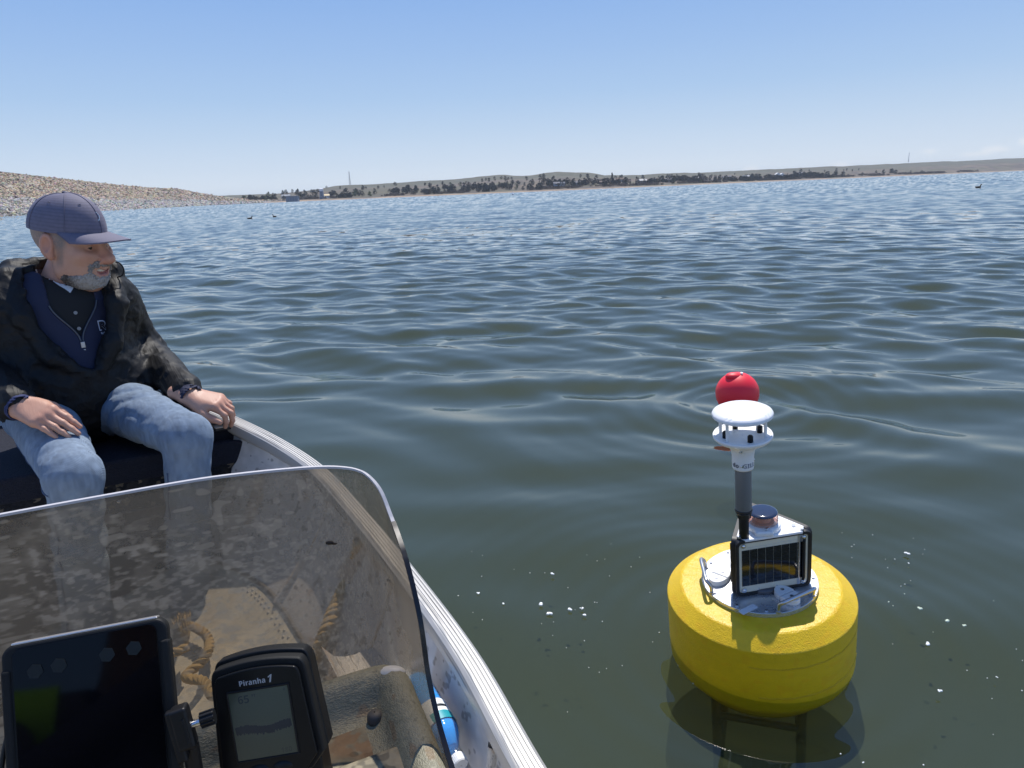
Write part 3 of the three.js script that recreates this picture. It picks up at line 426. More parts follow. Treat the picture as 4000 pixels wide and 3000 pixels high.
// birds on the water and a small white marker
{
  const bodyF = blend([dEll(V(0, .05, 0), V(.2, .075, .085)), dCap(V(.14, .08, 0), V(.19, .2, 0), .045, .026), dCap(V(-.17, .07, 0), V(-.25, .1, 0), .04, .012)], .05), f2 = (x, y, z) => smin(bodyF(x, y, z), dEll(V(.205, .225, 0), V(.05, .037, .033))(x, y, z), .03);
  const g = paint(net(f2, [-.3, -.06, -.13], [.3, .3, .13], .013), (x, y) => y > .17 ? [.03, .025, .022] : x > .12 && y < .1 ? [.22, .16, .11] : y < .03 ? [.2, .17, .14] : [.07, .055, .045].map((q) => q * (.7 + .6 * noise3(x * 40, y * 40, 3))));
  const bm = M('feathers', [1, 1, 1], .8, { vertexColors: true }), bill = M('bill', [.14, .11, .06], .5);
  for (const [x, z, s, turn, label] of [[-21.9, -62.8, 1.0, .3, 'dark duck swimming left of centre, nearer the man'], [-20.9, -66.4, .95, 2.7, 'dark duck swimming just right of the other left-hand duck'], [42, -64.8, 1.25, .1, 'dark duck swimming alone far out on the right']]) {
    const o = thing('duck', label, 'duck', [x, 0, z], 'ducks on the lake'); o.scale.setScalar(s); o.rotation.y = turn;
    part('body', g, bm, o, true); part('bill', tf(new THREE.ConeGeometry(.014, .06, 8), { p: [.275, .218, 0], r: [0, 0, -Math.PI / 2 - .1], s: [1, 1, 1] }), bill, o, true);
  }
  const o = thing('marker_float', 'tiny white float far out before the middle of the far shore', 'float', [3.55, 0, -295]); part('ball', ball(.55, [0, .3, 0]), white, o, true); part('stem', cyl(.09, .09, 1, [0, 1, 0]), white, o, true);
}
// flecks of foam drifting on the water
{
  const R = rng(21), list = [], add = (x, z, r) => { const n = 1 + (r > .006 ? 3 : R() < .25 ? 1 : 0); r *= .62; for (let i = 0; i < n; i++) list.push([x + (R() - .5) * r * 2.0, z + (R() - .5) * r * 2.0, r * (i ? .5 + .4 * R() : .8)]); };
  for (const [x, z, r] of [[.117, -2.311, .009], [.069, -2.114, .011], [.092, -2.06, .011], [.16, -2.08, .009], [.205, -2.04, .008], [.2, -2.08, .007], [-.15, -2.2, .007], [-.06, -2.13, .007], [1.28, -2.0, .009], [1.33, -1.93, .011], [1.2, -1.82, .009], [1.12, -1.62, .007], [1.36, -1.9, .008], [1.43, -2.35, .01]]) add(x, z, r);
  for (let i = 0; i < 40; i++) add(lerp(-.28, .5, R()), lerp(-2.55, -1.55, R()), .002 + .0032 * R() * R());
  for (let i = 0; i < 38; i++) add(lerp(1.02, 1.55, R()), lerp(-2.7, -1.3, R()), .002 + .0036 * R() * R());
  for (let i = 0; i < 14; i++) add(lerp(.1, 1.0, R()), lerp(-1.45, -1.2, R()), .002 + .002 * R());
  const im = new THREE.InstancedMesh(new THREE.SphereGeometry(1, 10, 7), M('foam', [.85, .87, .86], .25, { specularIntensity: 1 }), list.length), m = new THREE.Matrix4();
  list.forEach(([x, z, r], i) => { m.compose(V(x, .004, z), new THREE.Quaternion(), V(r, r * .75, r)); im.setMatrixAt(i, m); });
  im.name = 'foam_bubbles'; im.userData = { label: 'white foam bubbles drifting on the water around the buoy', category: 'foam', kind: 'stuff' }; scene.add(im);
}

// ---------------------------------------------------------------- aluminium fishing boat
const railPts = [[.97, .55, 1.15], [.4, .55, -.02], [.19, .555, -.47], [.025, .56, -.829], [-.08, .57, -1.083], [-.236, .59, -1.375], [-.37, .612, -1.6], [-.528, .64, -1.838], [-.656, .67, -1.96], [-.777, .70, -2.045], [-.9, .73, -2.115], [-1.07, .765, -2.21], [-1.3, .80, -2.33], [-1.56, .81, -2.39], [-1.85, .78, -2.27], [-2.06, .72, -1.93], [-2.08, .65, -1.4], [-1.82, .58, -.7], [-1.25, .55, .55], [-.62, .55, 1.9]].map((q) => V(...q));
const railC = new THREE.CatmullRomCurve3(railPts, false, 'centripetal'); railC.arcLengthDivisions = 600;
const railAt = (t) => { const p = railC.getPointAt(t), d = railC.getTangentAt(t), inn = V(d.z, 0, -d.x).normalize(); return { p, d, inn }; };
const rAt = (t, off, y) => { const { p, inn } = railAt(t); return p.clone().addScaledVector(inn, off).setY(y); };
const grime = (f, lo, hi, c, seed = 0) => tex(512, 512, (u, v) => { const q = lo + (hi - lo) * (.55 * torus(u, v, f, seed) + .45 * torus(u, v, f * 4.3, seed + 3)); return c.map((k) => k * q); }, true);
const hullMap = tex(512, 512, (u, v) => { const q = .88 + .1 * torus(u, v, 7, 2) + .12 * (torus(u, v, 44, 9) - .5), s = sstep(.7, .78, torus(u, v, 60, 21)) * .25, r = sstep(.66, .76, torus(u, v, 9, 31)) * .18; return [.83 * q * (1 - s - r * .4), .82 * q * (1 - s - r * .7), .81 * q * (1 - s - r)]; }, true);
const hullM = M('painted aluminium', [1, 1, 1], .5, { map: hullMap });
const railM = M('extruded aluminium rail', [.52, .52, .52], .42, { metalness: .35, map: tex(256, 256, (u, v) => { const q = .93 + .14 * (torus(u, v, 12, 3) - .5) - .3 * sstep(.68, .76, torus(u, v, 50, 8)); return [q, q * .99, q * .97]; }, true) });
const boat = thing('fishing_boat', 'open aluminium fishing boat in the foreground with smoked windshield and tan console', 'boat', [-.7, 0, -1]);
{
  // gunwale rail with four ribs along its top
  const prof = [[.034, -.045], [.046, -.03], [.047, -.012], [.044, -.003], [.038, 0]]; for (let i = 0; i < 5; i++) { const x = .036 - i * .0068; prof.push([x, .0004], [x - .001, .0018], [x - .0046, .0018], [x - .0056, .0004]); } prof.push([.001, -.001], [-.003, -.006], [-.003, -.045]);
  const n = 320; part('rail', crease(grid(n, prof.length - 1, (u, v) => { const [o, h] = prof[Math.round(v * (prof.length - 1))], { p, inn } = railAt(u); return p.clone().addScaledVector(inn, o - .001).setY(p.y + h); }), .5), railM, boat);
  const inProf = (k, y0) => [[.03, -.03], [.035, -.08], [.055, -.2], [.1, -.36], [.19, -.44]][k];
  const floorMap = tex(512, 512, (u, v) => { const q = .9 + .15 * torus(u, v, 9, 4), d = sstep(.6, .7, torus(u, v, 50, 8)) * .06, s = sstep(.66, .74, torus(u, v, 17, 14)) * .07; return [.8 * q * (1 - d) * (1 - s * .3), .77 * q * (1 - d) * (1 - s * .4), .7 * q * (1 - d) * (1 - s * .5)]; }, true); floorMap.repeat.set(1.3, 1.3);
  const chY = (t) => lerp(.2, .34, sstep(.22, .36, t)), chO = (t) => lerp(.13, .2, sstep(.22, .36, t));
  part('inner_side', grid(200, 14, (u, v) => { const { p, inn } = railAt(u), y = lerp(p.y - .03, chY(u), v), off = lerp(.03, chO(u), Math.pow(v, 1.4)); return p.clone().addScaledVector(inn, off).setY(y); }, (u, v, q) => [u * 9, q.y * 1.4]), hullM, boat);
  const chineAt = (u, v) => { const { p, inn } = railAt(u); return p.clone().addScaledVector(inn, chO(u) + v * .42).setY(lerp(chY(u), .14, Math.pow(v, .8))); };
  part('bottom_panel', grid(200, 6, chineAt, (u, v) => [u * 9, v * .4]), M('tan boat liner', [1, 1, 1], .75, { map: floorMap }), boat); part('chine_strip', tube([...Array(60).keys()].map((i) => chineAt(lerp(.1, .42, i / 59), 0).add(V(0, .002, 0))), .006, 120, 6), M('dark seam', [.12, .11, .1], .7), boat);
  part('outer_side', grid(200, 8, (u, v) => { const { p, inn } = railAt(u); return p.clone().addScaledVector(inn, .0 + .2 * v * v).setY(lerp(p.y - .03, -.2, v)); }, (u, v, q) => [u * 9, q.y]), hullM, boat);
  const outline = [...Array(80).keys()].map((i) => rAt(i / 79, .22, 0)), sh = new THREE.Shape(outline.map((q) => new THREE.Vector2(q.x, -q.z)));
  part('floor', new THREE.ShapeGeometry(sh, 8).rotateX(-Math.PI / 2).translate(0, .15, 0), M('dirty boat floor', [1, 1, 1], .8, { map: floorMap }), boat);
  // rivets along the chine and up two ribs
  const rv = []; for (let i = 0; i < 120; i++) { const p = chineAt(.2 + .2 * i / 120, .045 + .02 * (i % 2)); p.y += .002; rv.push(ball(.0045, [p.x, p.y, p.z], [1, 1, 1], 6)); }
  const riv = part('rivets', rv, railM, boat); riv.userData.kind = 'stuff';
  for (const t of [.245, .3, .345]) { const a = [...Array(9).keys()].map((i) => { const v = i / 8, { p, inn } = railAt(t); return p.clone().addScaledVector(inn, lerp(.03, chO(t), Math.pow(v, 1.4)) + .004).setY(lerp(p.y - .05, chY(t), v)); }); part('rib', tube(a, .011, 24, 6), hullM, boat); }
  part('transom', box(1.7, .8, .04, [.17, .2, 1.5], [0, -.45, 0], .01), hullM, boat);
  // bow platform in dark carpet
  const pile = tex(512, 512, (u, v) => { const q = torus(u, v, 150, 2) * .6 + torus(u, v, 60, 9) * .4; return [q, q, q]; }); pile.repeat.set(3, 3);
  const flecks = tex(512, 512, (u, v) => { const q = .55 + .7 * torus(u, v, 110, 3), s = Math.min(1, sstep(.66, .72, torus(u, v, 42, 15)) * .9 + sstep(.6, .68, torus(u, v, 17, 33)) * .3); return [lerp(.105 * q, .42, s), lerp(.11 * q, .38, s), lerp(.135 * q, .32, s)]; }, true); flecks.repeat.set(2, 2);
  const carpet = M('navy carpet', [.011, .013, .024], .95, { bumpMap: pile, bumpScale: .004 }), matM = M('littered black carpet', [1, 1, 1], .95, { map: flecks, bumpMap: pile, bumpScale: .004 });
  const A = V(-.835, 0, -2.03), B = V(-2.03, 0, -1.5), bow = []; for (let i = 0; i <= 60; i++) { const t = i / 60, q = rAt(t, .06, 0); const side = (B.x - A.x) * (q.z - A.z) - (B.z - A.z) * (q.x - A.x); if (side > 0.0) bow.push(q); }
  const bs = new THREE.Shape([A, ...bow, B].map((q) => new THREE.Vector2(q.x, -q.z)));
  part('bow_deck', new THREE.ExtrudeGeometry(bs, { depth: .05, bevelEnabled: true, bevelSize: .012, bevelThickness: .012, bevelSegments: 3 }).rotateX(-Math.PI / 2).translate(0, .6, 0), carpet, boat);
  const fc = B.clone().sub(A), fl = fc.length(), fr = Math.atan2(-fc.z, fc.x);
  const fs = new THREE.Shape([[.0, 0], [.03, -.03], [.1, -.38], [.14, -.45], [.2, -.47], [fl, -.47], [fl, 0]].map((q) => new THREE.Vector2(...q))), face = part('deck_face', new THREE.ExtrudeGeometry(fs, { depth: .03, bevelEnabled: true, bevelSize: .004, bevelThickness: .004, bevelSegments: 2 }).rotateY(fr).translate(A.x, .61, A.z), M('littered black carpet', [1, 1, 1], .95, { map: flecks, bumpMap: pile, bumpScale: .004 }), boat);
  part('hatch', box(.42, .3, .012, [-1.22, .36, -1.842], [0, fr, 0], .01), M('hatch door', [.02, .02, .022], .5), face);
  for (const [x, y, z] of [[-1.13, .545, -1.872], [-1.72, .5, -1.61]]) part('snap', ball(.006, [x, y, z], [1, 1, 1], 10), bolt, face);
  part('bow_corner', box(.1, .1, .05, [-.895, .652, -2.055], [0, fr + .1, 0], .014), carpet, boat);
  part('corner_patch', box(.07, .012, .04, [-.87, .7, -2.045], [0, fr + .1, 0], .008), M('black vinyl', [.012, .012, .014], .3), boat);
  const mp = [[-1.12, -1.87], [-1.08, -1.72], [-1.1, -1.6], [-1.15, -1.5], [-1.3, -1.42], [-1.75, -1.2], [-1.9, -1.45]].map((q) => V(q[0], 0, q[1])), mc = new THREE.CatmullRomCurve3(mp, true);
  part('floor_mat', new THREE.ExtrudeGeometry(new THREE.Shape(mc.getPoints(50).map((q) => new THREE.Vector2(q.x, -q.z))), { depth: .012, bevelEnabled: true, bevelSize: .004, bevelThickness: .004, bevelSegments: 1 }).rotateX(-Math.PI / 2).translate(0, .153, 0), matM, boat);
  part('side_shelf', grid(40, 6, (u, v) => rAt(lerp(.12, .3, u), lerp(.06, .2, v), .425 + (v > .9 ? .02 : 0) - .03 * Math.sin(v * 3.1))), hullM, boat);

  // console: rounded rim round a shallow tray
  const rimP = [[-.95, -.36], [-.75, -.455], [-.443, -.602], [-.335, -.653], [-.232, -.702], [-.188, -.723], [-.166, -.729], [-.15, -.718], [-.138, -.69], [-.11, -.621], [-.086, -.556], [-.03, -.42], [.02, -.3]].map(([x, z]) => V(x, 0, z)), rimC = new THREE.CatmullRomCurve3(rimP, false, 'centripetal');
  const cp = [[-.05, .7752], [-.038, .7765], [-.03, .781], [-.024, .79], [-.019, .8], [-.012, .8075], [-.003, .811], [.006, .8095], [.0115, .805], [.0145, .797], [.016, .785], [.017, .72], [.02, .4], [.02, .15]];
  const tan = tex(512, 512, (u, v) => { const q = .84 + .26 * (torus(u, v, 8, 5) - .5) + .2 * (torus(u, v, 46, 12) - .5), s = sstep(.62, .7, torus(u, v, 28, 18)) * .3, r = sstep(.56, .68, torus(u, v, 6, 40)) * .5 * sstep(.4, .6, torus(u, v, 34, 44)); return [lerp(.64 * q * (1 - s), .55, r), lerp(.595 * q * (1 - s), .38, r), lerp(.49 * q * (1 - s), .24, r)]; }, true), olive = tex(512, 512, (u, v) => { const q = .92 + .08 * (torus(u, v, 9, 15) - .5) + .12 * (torus(u, v, 60, 17) - .5), s = sstep(.72, .8, torus(u, v, 40, 28)) * .12, r = sstep(.74, .82, torus(u, v, 9, 50)) * .3; return [lerp(.6 * q * (1 - s), .5, r), lerp(.58 * q * (1 - s), .34, r), lerp(.49 * q * (1 - s), .22, r)]; }, true);
  const grain = tex(256, 256, (u, v) => { const q = .6 * torus(u, v, 40, 1) + .4 * torus(u, v, 90, 6); return [q, q, q]; }); grain.repeat.set(3, 3); const tan3 = tan.clone(); tan3.repeat.set(2.6, 2.6); tan3.needsUpdate = true;
  const tanM = M('weathered tan fibreglass', [1, 1, 1], .5, { map: olive, bumpMap: grain, bumpScale: .0012 }), trayM = M('stained tan tray', [1, 1, 1], .7, { map: tan3, bumpMap: grain, bumpScale: .0015 });
  const wallAt = (u, o) => { const p = rimC.getPointAt(u), d = rimC.getTangentAt(u), out = V(-d.z, 0, d.x).negate().normalize(); return p.addScaledVector(out, o); };
  const shell = part('console', crease(grid(150, cp.length - 1, (u, v) => { const [o, y] = cp[Math.round(v * (cp.length - 1))]; return wallAt(u, o).setY(y); }, (u, v, q) => [u * 5, (v * .9)]), .7), tanM, boat);
  const tr = [...Array(60).keys()].map((i) => wallAt(i / 59, -.045)); tr.push(V(-.1, 0, -.1), V(-.8, 0, -.1));
  part('tray', new THREE.ShapeGeometry(new THREE.Shape(tr.map((q) => new THREE.Vector2(q.x, -q.z)))).rotateX(-Math.PI / 2).translate(0, .7755, 0), trayM, shell);
  const pl = [[-.2, -.592], [-.135, -.622], [-.12, -.618], [-.095, -.57], [-.06, -.48], [-.08, -.4], [-.24, -.4]];
  part('raised_step', new THREE.ExtrudeGeometry(new THREE.Shape(pl.map((q) => new THREE.Vector2(q[0], -q[1]))), { depth: .008, bevelEnabled: true, bevelSize: .008, bevelThickness: .006, bevelSegments: 4 }).rotateX(-Math.PI / 2).translate(0, .776, 0), trayM, shell);
  part('knob', [lathe([[.001, .7885], [.006, .788], [.0085, .785], [.0093, .78], [.0088, .7755], [.001, .7755]], 24).translate(-.171, 0, -.68)], M('grey rubber', [.09, .085, .08], .6), shell);
  const flash = part('console_patch', ball(.014, [-.158, .8045, -.7255], [1.25, .55, .7], 18), M('bare gelcoat', [.62, .6, .56], .5), shell);

  // smoked windshield: curved in plan, its corner rounded down to a raked rear edge
  const plan = [[-.70, -.525], [-.491, -.623], [-.41, -.661], [-.325, -.701], [-.252, -.735], [-.216, -.752], [-.198, -.7605], [-.184, -.766], [-.173, -.767], [-.158, -.760], [-.144, -.742], [-.122, -.691], [-.106, -.651], [-.0995, -.634], [-.089, -.61], [-.073, -.572], [-.055, -.53]];
  const tops = [1.0737, 1.0735, 1.0729, 1.071, 1.0641, 1.0584, 1.0535, 1.048, 1.0414, 1.0262, 0.9994, .9705, .925, .868, .829, .803, .782];
  const pc = new THREE.CatmullRomCurve3(plan.map(([x, z], i) => V(x, tops[i], z)), false, 'centripetal'), paneAt = (u, v) => { const p = pc.getPoint(u); return p.setY(lerp(p.y, .768, v)); };
  const pw = 1024, dirt = (x, y) => { // what clings to the acrylic: blotchy lime scale towards the left, dust everywhere, scratches
    const left = sstep(.62, .1, x), big = fbm(x * 66, y * 24, 3, 4), fine = fbm(x * 230, y * 84, 8, 3), wide = fbm(x * 9, y * 4, 6, 3), hair = Math.pow(Math.max(0, 1 - Math.abs(fbm(x * 8 + y * 5, y * 5 - x * 3, 17, 2) - .5) * 90), 2), spot = sstep(.78, .83, noise3(x * 110, y * 40, 12));
    return clamp(.29 + .2 * wide + (.1 + left) * (sstep(.5, .66, big) * .22 * (.3 + fine) + .3 * sstep(.5, .7, fine)) * sstep(.36, .6, wide + .12) + .14 * hair + .3 * spot * (left + .15));
  };
  const tmap = tex(pw, 512, (u, v) => { const d = dirt(u, v); return [1 - d * .4, .04 + d * .6, 1 - d * .4]; }); tmap.wrapS = tmap.wrapT = THREE.ClampToEdgeWrapping;
  const cmap = tex(pw, 512, (u, v) => { const d = dirt(u, v); return [lerp(.71, .62, d), lerp(.655, .585, d), lerp(.58, .53, d)]; }, true); cmap.wrapS = cmap.wrapT = THREE.ClampToEdgeWrapping;
  const ws = new THREE.Group(); ws.name = 'windshield'; boat.add(ws);
  part('pane', grid(160, 24, (u, v) => paneAt(u, v), (u, v) => [u, v]), M('smoked acrylic', [1, 1, 1], 1, { map: cmap, transmission: .95, transmissionMap: tmap, roughnessMap: tmap, thickness: 0, ior: 1.49 }), ws);
  const edge = (u0, u1, n, w) => grid(n, 4, (u, v) => { const t = lerp(u0, u1, u), p = pc.getPoint(t), q = pc.getPoint(Math.min(1, t + .004)), d = q.sub(pc.getPoint(Math.max(0, t - .004))).normalize(), nn = V(-d.z, 0, d.x).normalize(), ww = [[-1, -.6], [-1, .6], [1, .6], [1, -.6], [-1, -.6]][Math.round(v * 4)]; return p.addScaledVector(nn, ww[0] * w).add(V(0, ww[1] * w, 0)); });
  part('top_edge', crease(edge(0, .635, 140, .0021), .5), M('frosted acrylic edge', [.5, .48, .49], .6), ws);
  part('rear_edge', crease(edge(.635, 1, 60, .0026), .5), M('blackened acrylic edge', [.006, .006, .008], .25), ws);
  part('insect', [ball(.0035, [-.2195, .9655, -.7495], [1.5, .7, .6], 8), ball(.0022, [-.2145, .963, -.7515], [1.6, .6, .6], 8)], M('dark insect', [.03, .018, .01], .6), ws);
}
// rope on the boat floor and a second one hanging along the side
const ropeM = M('tan rope', [.4, .28, .12], .9, { bumpMap: tex(64, 64, (u, v) => { const q = .5 + .5 * Math.sin((u * 2 + v) * Math.PI * 4); return [q, q, q]; }), bumpScale: .004 });
function rope(name, label, pts, r, tuft) {
  const o = thing(name, label, 'rope', [pts[0][0], pts[0][1] - r, pts[0][2]]), c = new THREE.CatmullRomCurve3(pts.map((q) => V(...q))), L = c.getLength(), st = [];
  for (let k = 0; k < 3; k++) { const q = [], n = Math.ceil(L / .006); for (let i = 0; i <= n; i++) { const t = i / n, p = c.getPointAt(t), d = c.getTangentAt(t), a = V(0, 1, 0).cross(d).normalize(), b = d.clone().cross(a), ph = t * L / .05 * 6.283 + k * 2.094; q.push(p.addScaledVector(a, Math.cos(ph) * r * .48).addScaledVector(b, Math.sin(ph) * r * .48)); } part('strand', tube(q, r * .58, n * 2, 6), ropeM, o); }
  if (tuft) { const R = rng(9), e = V(...pts[pts.length - 1]), fr = []; for (let i = 0; i < 40; i++) { const a = R() * 6.28, w = .03 * R(), t = e.clone().add(V(...tuft)).add(V(Math.cos(a) * w, R() * .02, Math.sin(a) * w)); fr.push(tube([e, e.clone().lerp(t, .5).add(V((R() - .5) * .012, .008, (R() - .5) * .012)), t], .0022, 8, 4)); } part('frayed_end', fr, ropeM, o); }
}
rope('rope', 'tan rope with a frayed end looped on the boat floor behind the tablet', [[-.70, .285, -1.36], [-.742, .285, -1.414], [-.80, .275, -1.45], [-.775, .285, -1.5], [-.795, .285, -1.575], [-.865, .28, -1.645], [-.952, .27, -1.672], [-.98, .262, -1.62], [-.92, .275, -1.55], [-.86, .285, -1.53], [-.835, .29, -1.545]], .012, [-.035, .035, -.06]);
rope('rope', 'dirty brown rope hanging along the boat side behind the windshield corner', [[-.38, .56, -1.55], [-.392, .52, -1.56], [-.408, .47, -1.56], [-.434, .43, -1.51], [-.456, .385, -1.438], [-.478, .33, -1.41]], .016);

// drink bottle on the side shelf
{
  const a = V(-.113, .462, -.955), b = V(-.206, .485, -1.125), d = b.clone().sub(a).normalize(), o = thing('drink_bottle', 'clear plastic bottle of bright blue drink lying between console and boat side', 'bottle', [a.x, a.y, a.z]);
  o.quaternion.setFromUnitVectors(V(0, 1, 0), d); o.scale.set(.86, .95, .86);
  const ribs = []; for (let i = 0; i < 14; i++) ribs.push([.0325 + .0016 * Math.cos(i * Math.PI), .125 + i * .005]);
  part('body', lathe([[.0125, 0], [.0125, .016], [.016, .024], [.028, .045], [.0335, .058], [.034, .066], ...[[.0335, .068], [.0335, .118], [.034, .12]], ...ribs, [.033, .197], [.028, .203], [.001, .2]], 48), M('clear plastic', [.93, .97, 1], .05, { transmission: .95, thickness: 0, ior: 1.5 }), o, true);
  part('drink', lathe([[.001, .026], [.014, .026], [.0265, .047], [.032, .06], [.0322, .12], [.031, .195], [.001, .197]], 40), M('blue drink', [.02, .33, .82], .08), o, true);
  part('cap', [crease(lathe([[.001, -.012], [.0135, -.012], [.0148, -.01], [.0148, .006], [.0138, .007], [.001, .007]], 40), .5), ...[...Array(28).keys()].map((i) => box(.0012, .014, .0012, [Math.cos(i * .2244) * .0148, -.003, Math.sin(i * .2244) * .0148], [0, -i * .2244, 0], .0003))], white, o, true);
  const lab = canvasTex(512, 256, (g, w, h) => { g.fillStyle = '#eef2f4'; g.fillRect(0, 0, w, h); g.fillStyle = '#1f9aa6'; g.fillRect(0, h * .62, w * .6, h * .38); g.fillStyle = '#0e1a22'; g.fillRect(w * .1, h * .3, 60, 34); g.fillStyle = '#8a949a'; for (let i = 0; i < 11; i++) g.fillRect(w * .62, 16 + i * 20, w * .3 * (.6 + .4 * ((i * 7) % 5) / 5), 7); });
  part('label', new THREE.CylinderGeometry(.0345, .0345, .05, 48, 1, true).translate(0, .0935, 0), M('paper label', [1, 1, 1], .45, { map: lab }), o, true);
}

// ---------------------------------------------------------------- electronics on the console
const screenBlack = M('black glass', [.003, .003, .004], .05, { ior: 1.3 }), darkGrey = M('textured dark plastic', [.0085, .009, .0095], .6, { specularIntensity: .6, bumpMap: tex(128, 128, (u, v) => { const q = torus(u, v, 40); return [q, q, q]; }), bumpScale: .0004 });
function frame(o, x, y) { const X = x.clone().normalize(), Z = X.clone().cross(y).normalize(), Y = Z.clone().cross(X); o.quaternion.setFromRotationMatrix(new THREE.Matrix4().makeBasis(X, Y, Z)); }
const rrect = (w, h, r) => { const s = new THREE.Shape(), x = -w / 2, y = -h / 2; s.moveTo(x + r, y); s.lineTo(-x - r, y); s.absarc(-x - r, y + r, r, -Math.PI / 2, 0); s.lineTo(-x, -y - r); s.absarc(-x - r, -y - r, r, 0, Math.PI / 2); s.lineTo(x + r, -y); s.absarc(x + r, -y - r, r, Math.PI / 2, Math.PI); s.lineTo(x, y + r); s.absarc(x + r, y + r, r, Math.PI, 1.5 * Math.PI); return s; };
const slab = (w, h, r, d, bev = .002) => new THREE.ExtrudeGeometry(rrect(w - 2 * bev, h - 2 * bev, r), { depth: d - 2 * bev, bevelEnabled: true, bevelSize: bev, bevelThickness: bev, bevelSegments: 3, curveSegments: 10 }).translate(0, 0, -d + bev);
{
  const TL = V(-.455, .982, -.543), TR = V(-.33, .983, -.579), down = V(.014, -.105, .045).normalize(), w = TR.distanceTo(TL), h = .215;
  const c = TL.clone().lerp(TR, .5).addScaledVector(down, h / 2), o = thing('tablet', 'black tablet in a dark case with a silver top edge at the bottom left', 'tablet', [c.x, c.y, c.z]);
  frame(o, TR.clone().sub(TL), down.clone().negate());
  part('case', slab(w + .004, h + .004, .008, .013, .003), darkGrey, o, true);
  part('screen', slab(w - .014, h - .004, .007, .0016, .0004).translate(0, 0, .0014), screenBlack, o, true);
  part('top_edge', box(w - .012, .0022, .011, [0, h / 2 + .0022, -.0065], [0, 0, 0], .001), M('silver edge', [.72, .68, .66], .3, { metalness: .8 }), o, true);
  for (const s of [-1, 1]) part('side_grip', box(.0085, h - .012, .016, [s * (w / 2 - .0015), -.012, -.0065], [0, 0, 0], .003), darkGrey, o, true);
  for (const [x, y] of [[-.0405, .084], [-.022, .085], [.0165, .086], [.0385, .087]]) part('hexagon_dot', cyl(.0066, .0066, .0008, [x, y, .002], [Math.PI / 2, .3, 0], 6), M('grey rubber dot', [.03, .034, .034], .9, { specularIntensity: .3 }), o, true);
  const cl = thing('tablet_clamp', 'black clamp with a thumb screw gripping the right side of the tablet', 'clamp', [-.3045, .899, -.533]); cl.scale.setScalar(.76); frame(cl, V(.8, .12, -.25), V(-.06, .96, -.26));
  part('jaw', [box(.02, .05, .022, [0, .004, 0], [0, 0, 0], .004), box(.012, .062, .012, [-.008, -.002, .004], [0, 0, 0], .003)], black, cl, true);
  part('slot', box(.004, .03, .003, [.004, .002, .0108], [0, 0, 0], .001), M('black recess', [.004, .004, .004], .8), cl, true);
  part('screw', cyl(.004, .004, .016, [.016, .004, .002], [0, 0, Math.PI / 2]), bolt, cl, true);
  part('thumb_knob', [cyl(.008, .008, .016, [.028, .005, .002], [0, 0, Math.PI / 2], 20), ...[...Array(10).keys()].map((i) => box(.016, .003, .003, [.028, .005 + Math.cos(i * .628) * .008, .002 + Math.sin(i * .628) * .008], [i * .628, 0, 0], .001))], black, cl, true);
  part('arm', rod(V(0, -.02, -.01), V(-.02, -.15, -.03), .009, .011), black, cl, true);
}
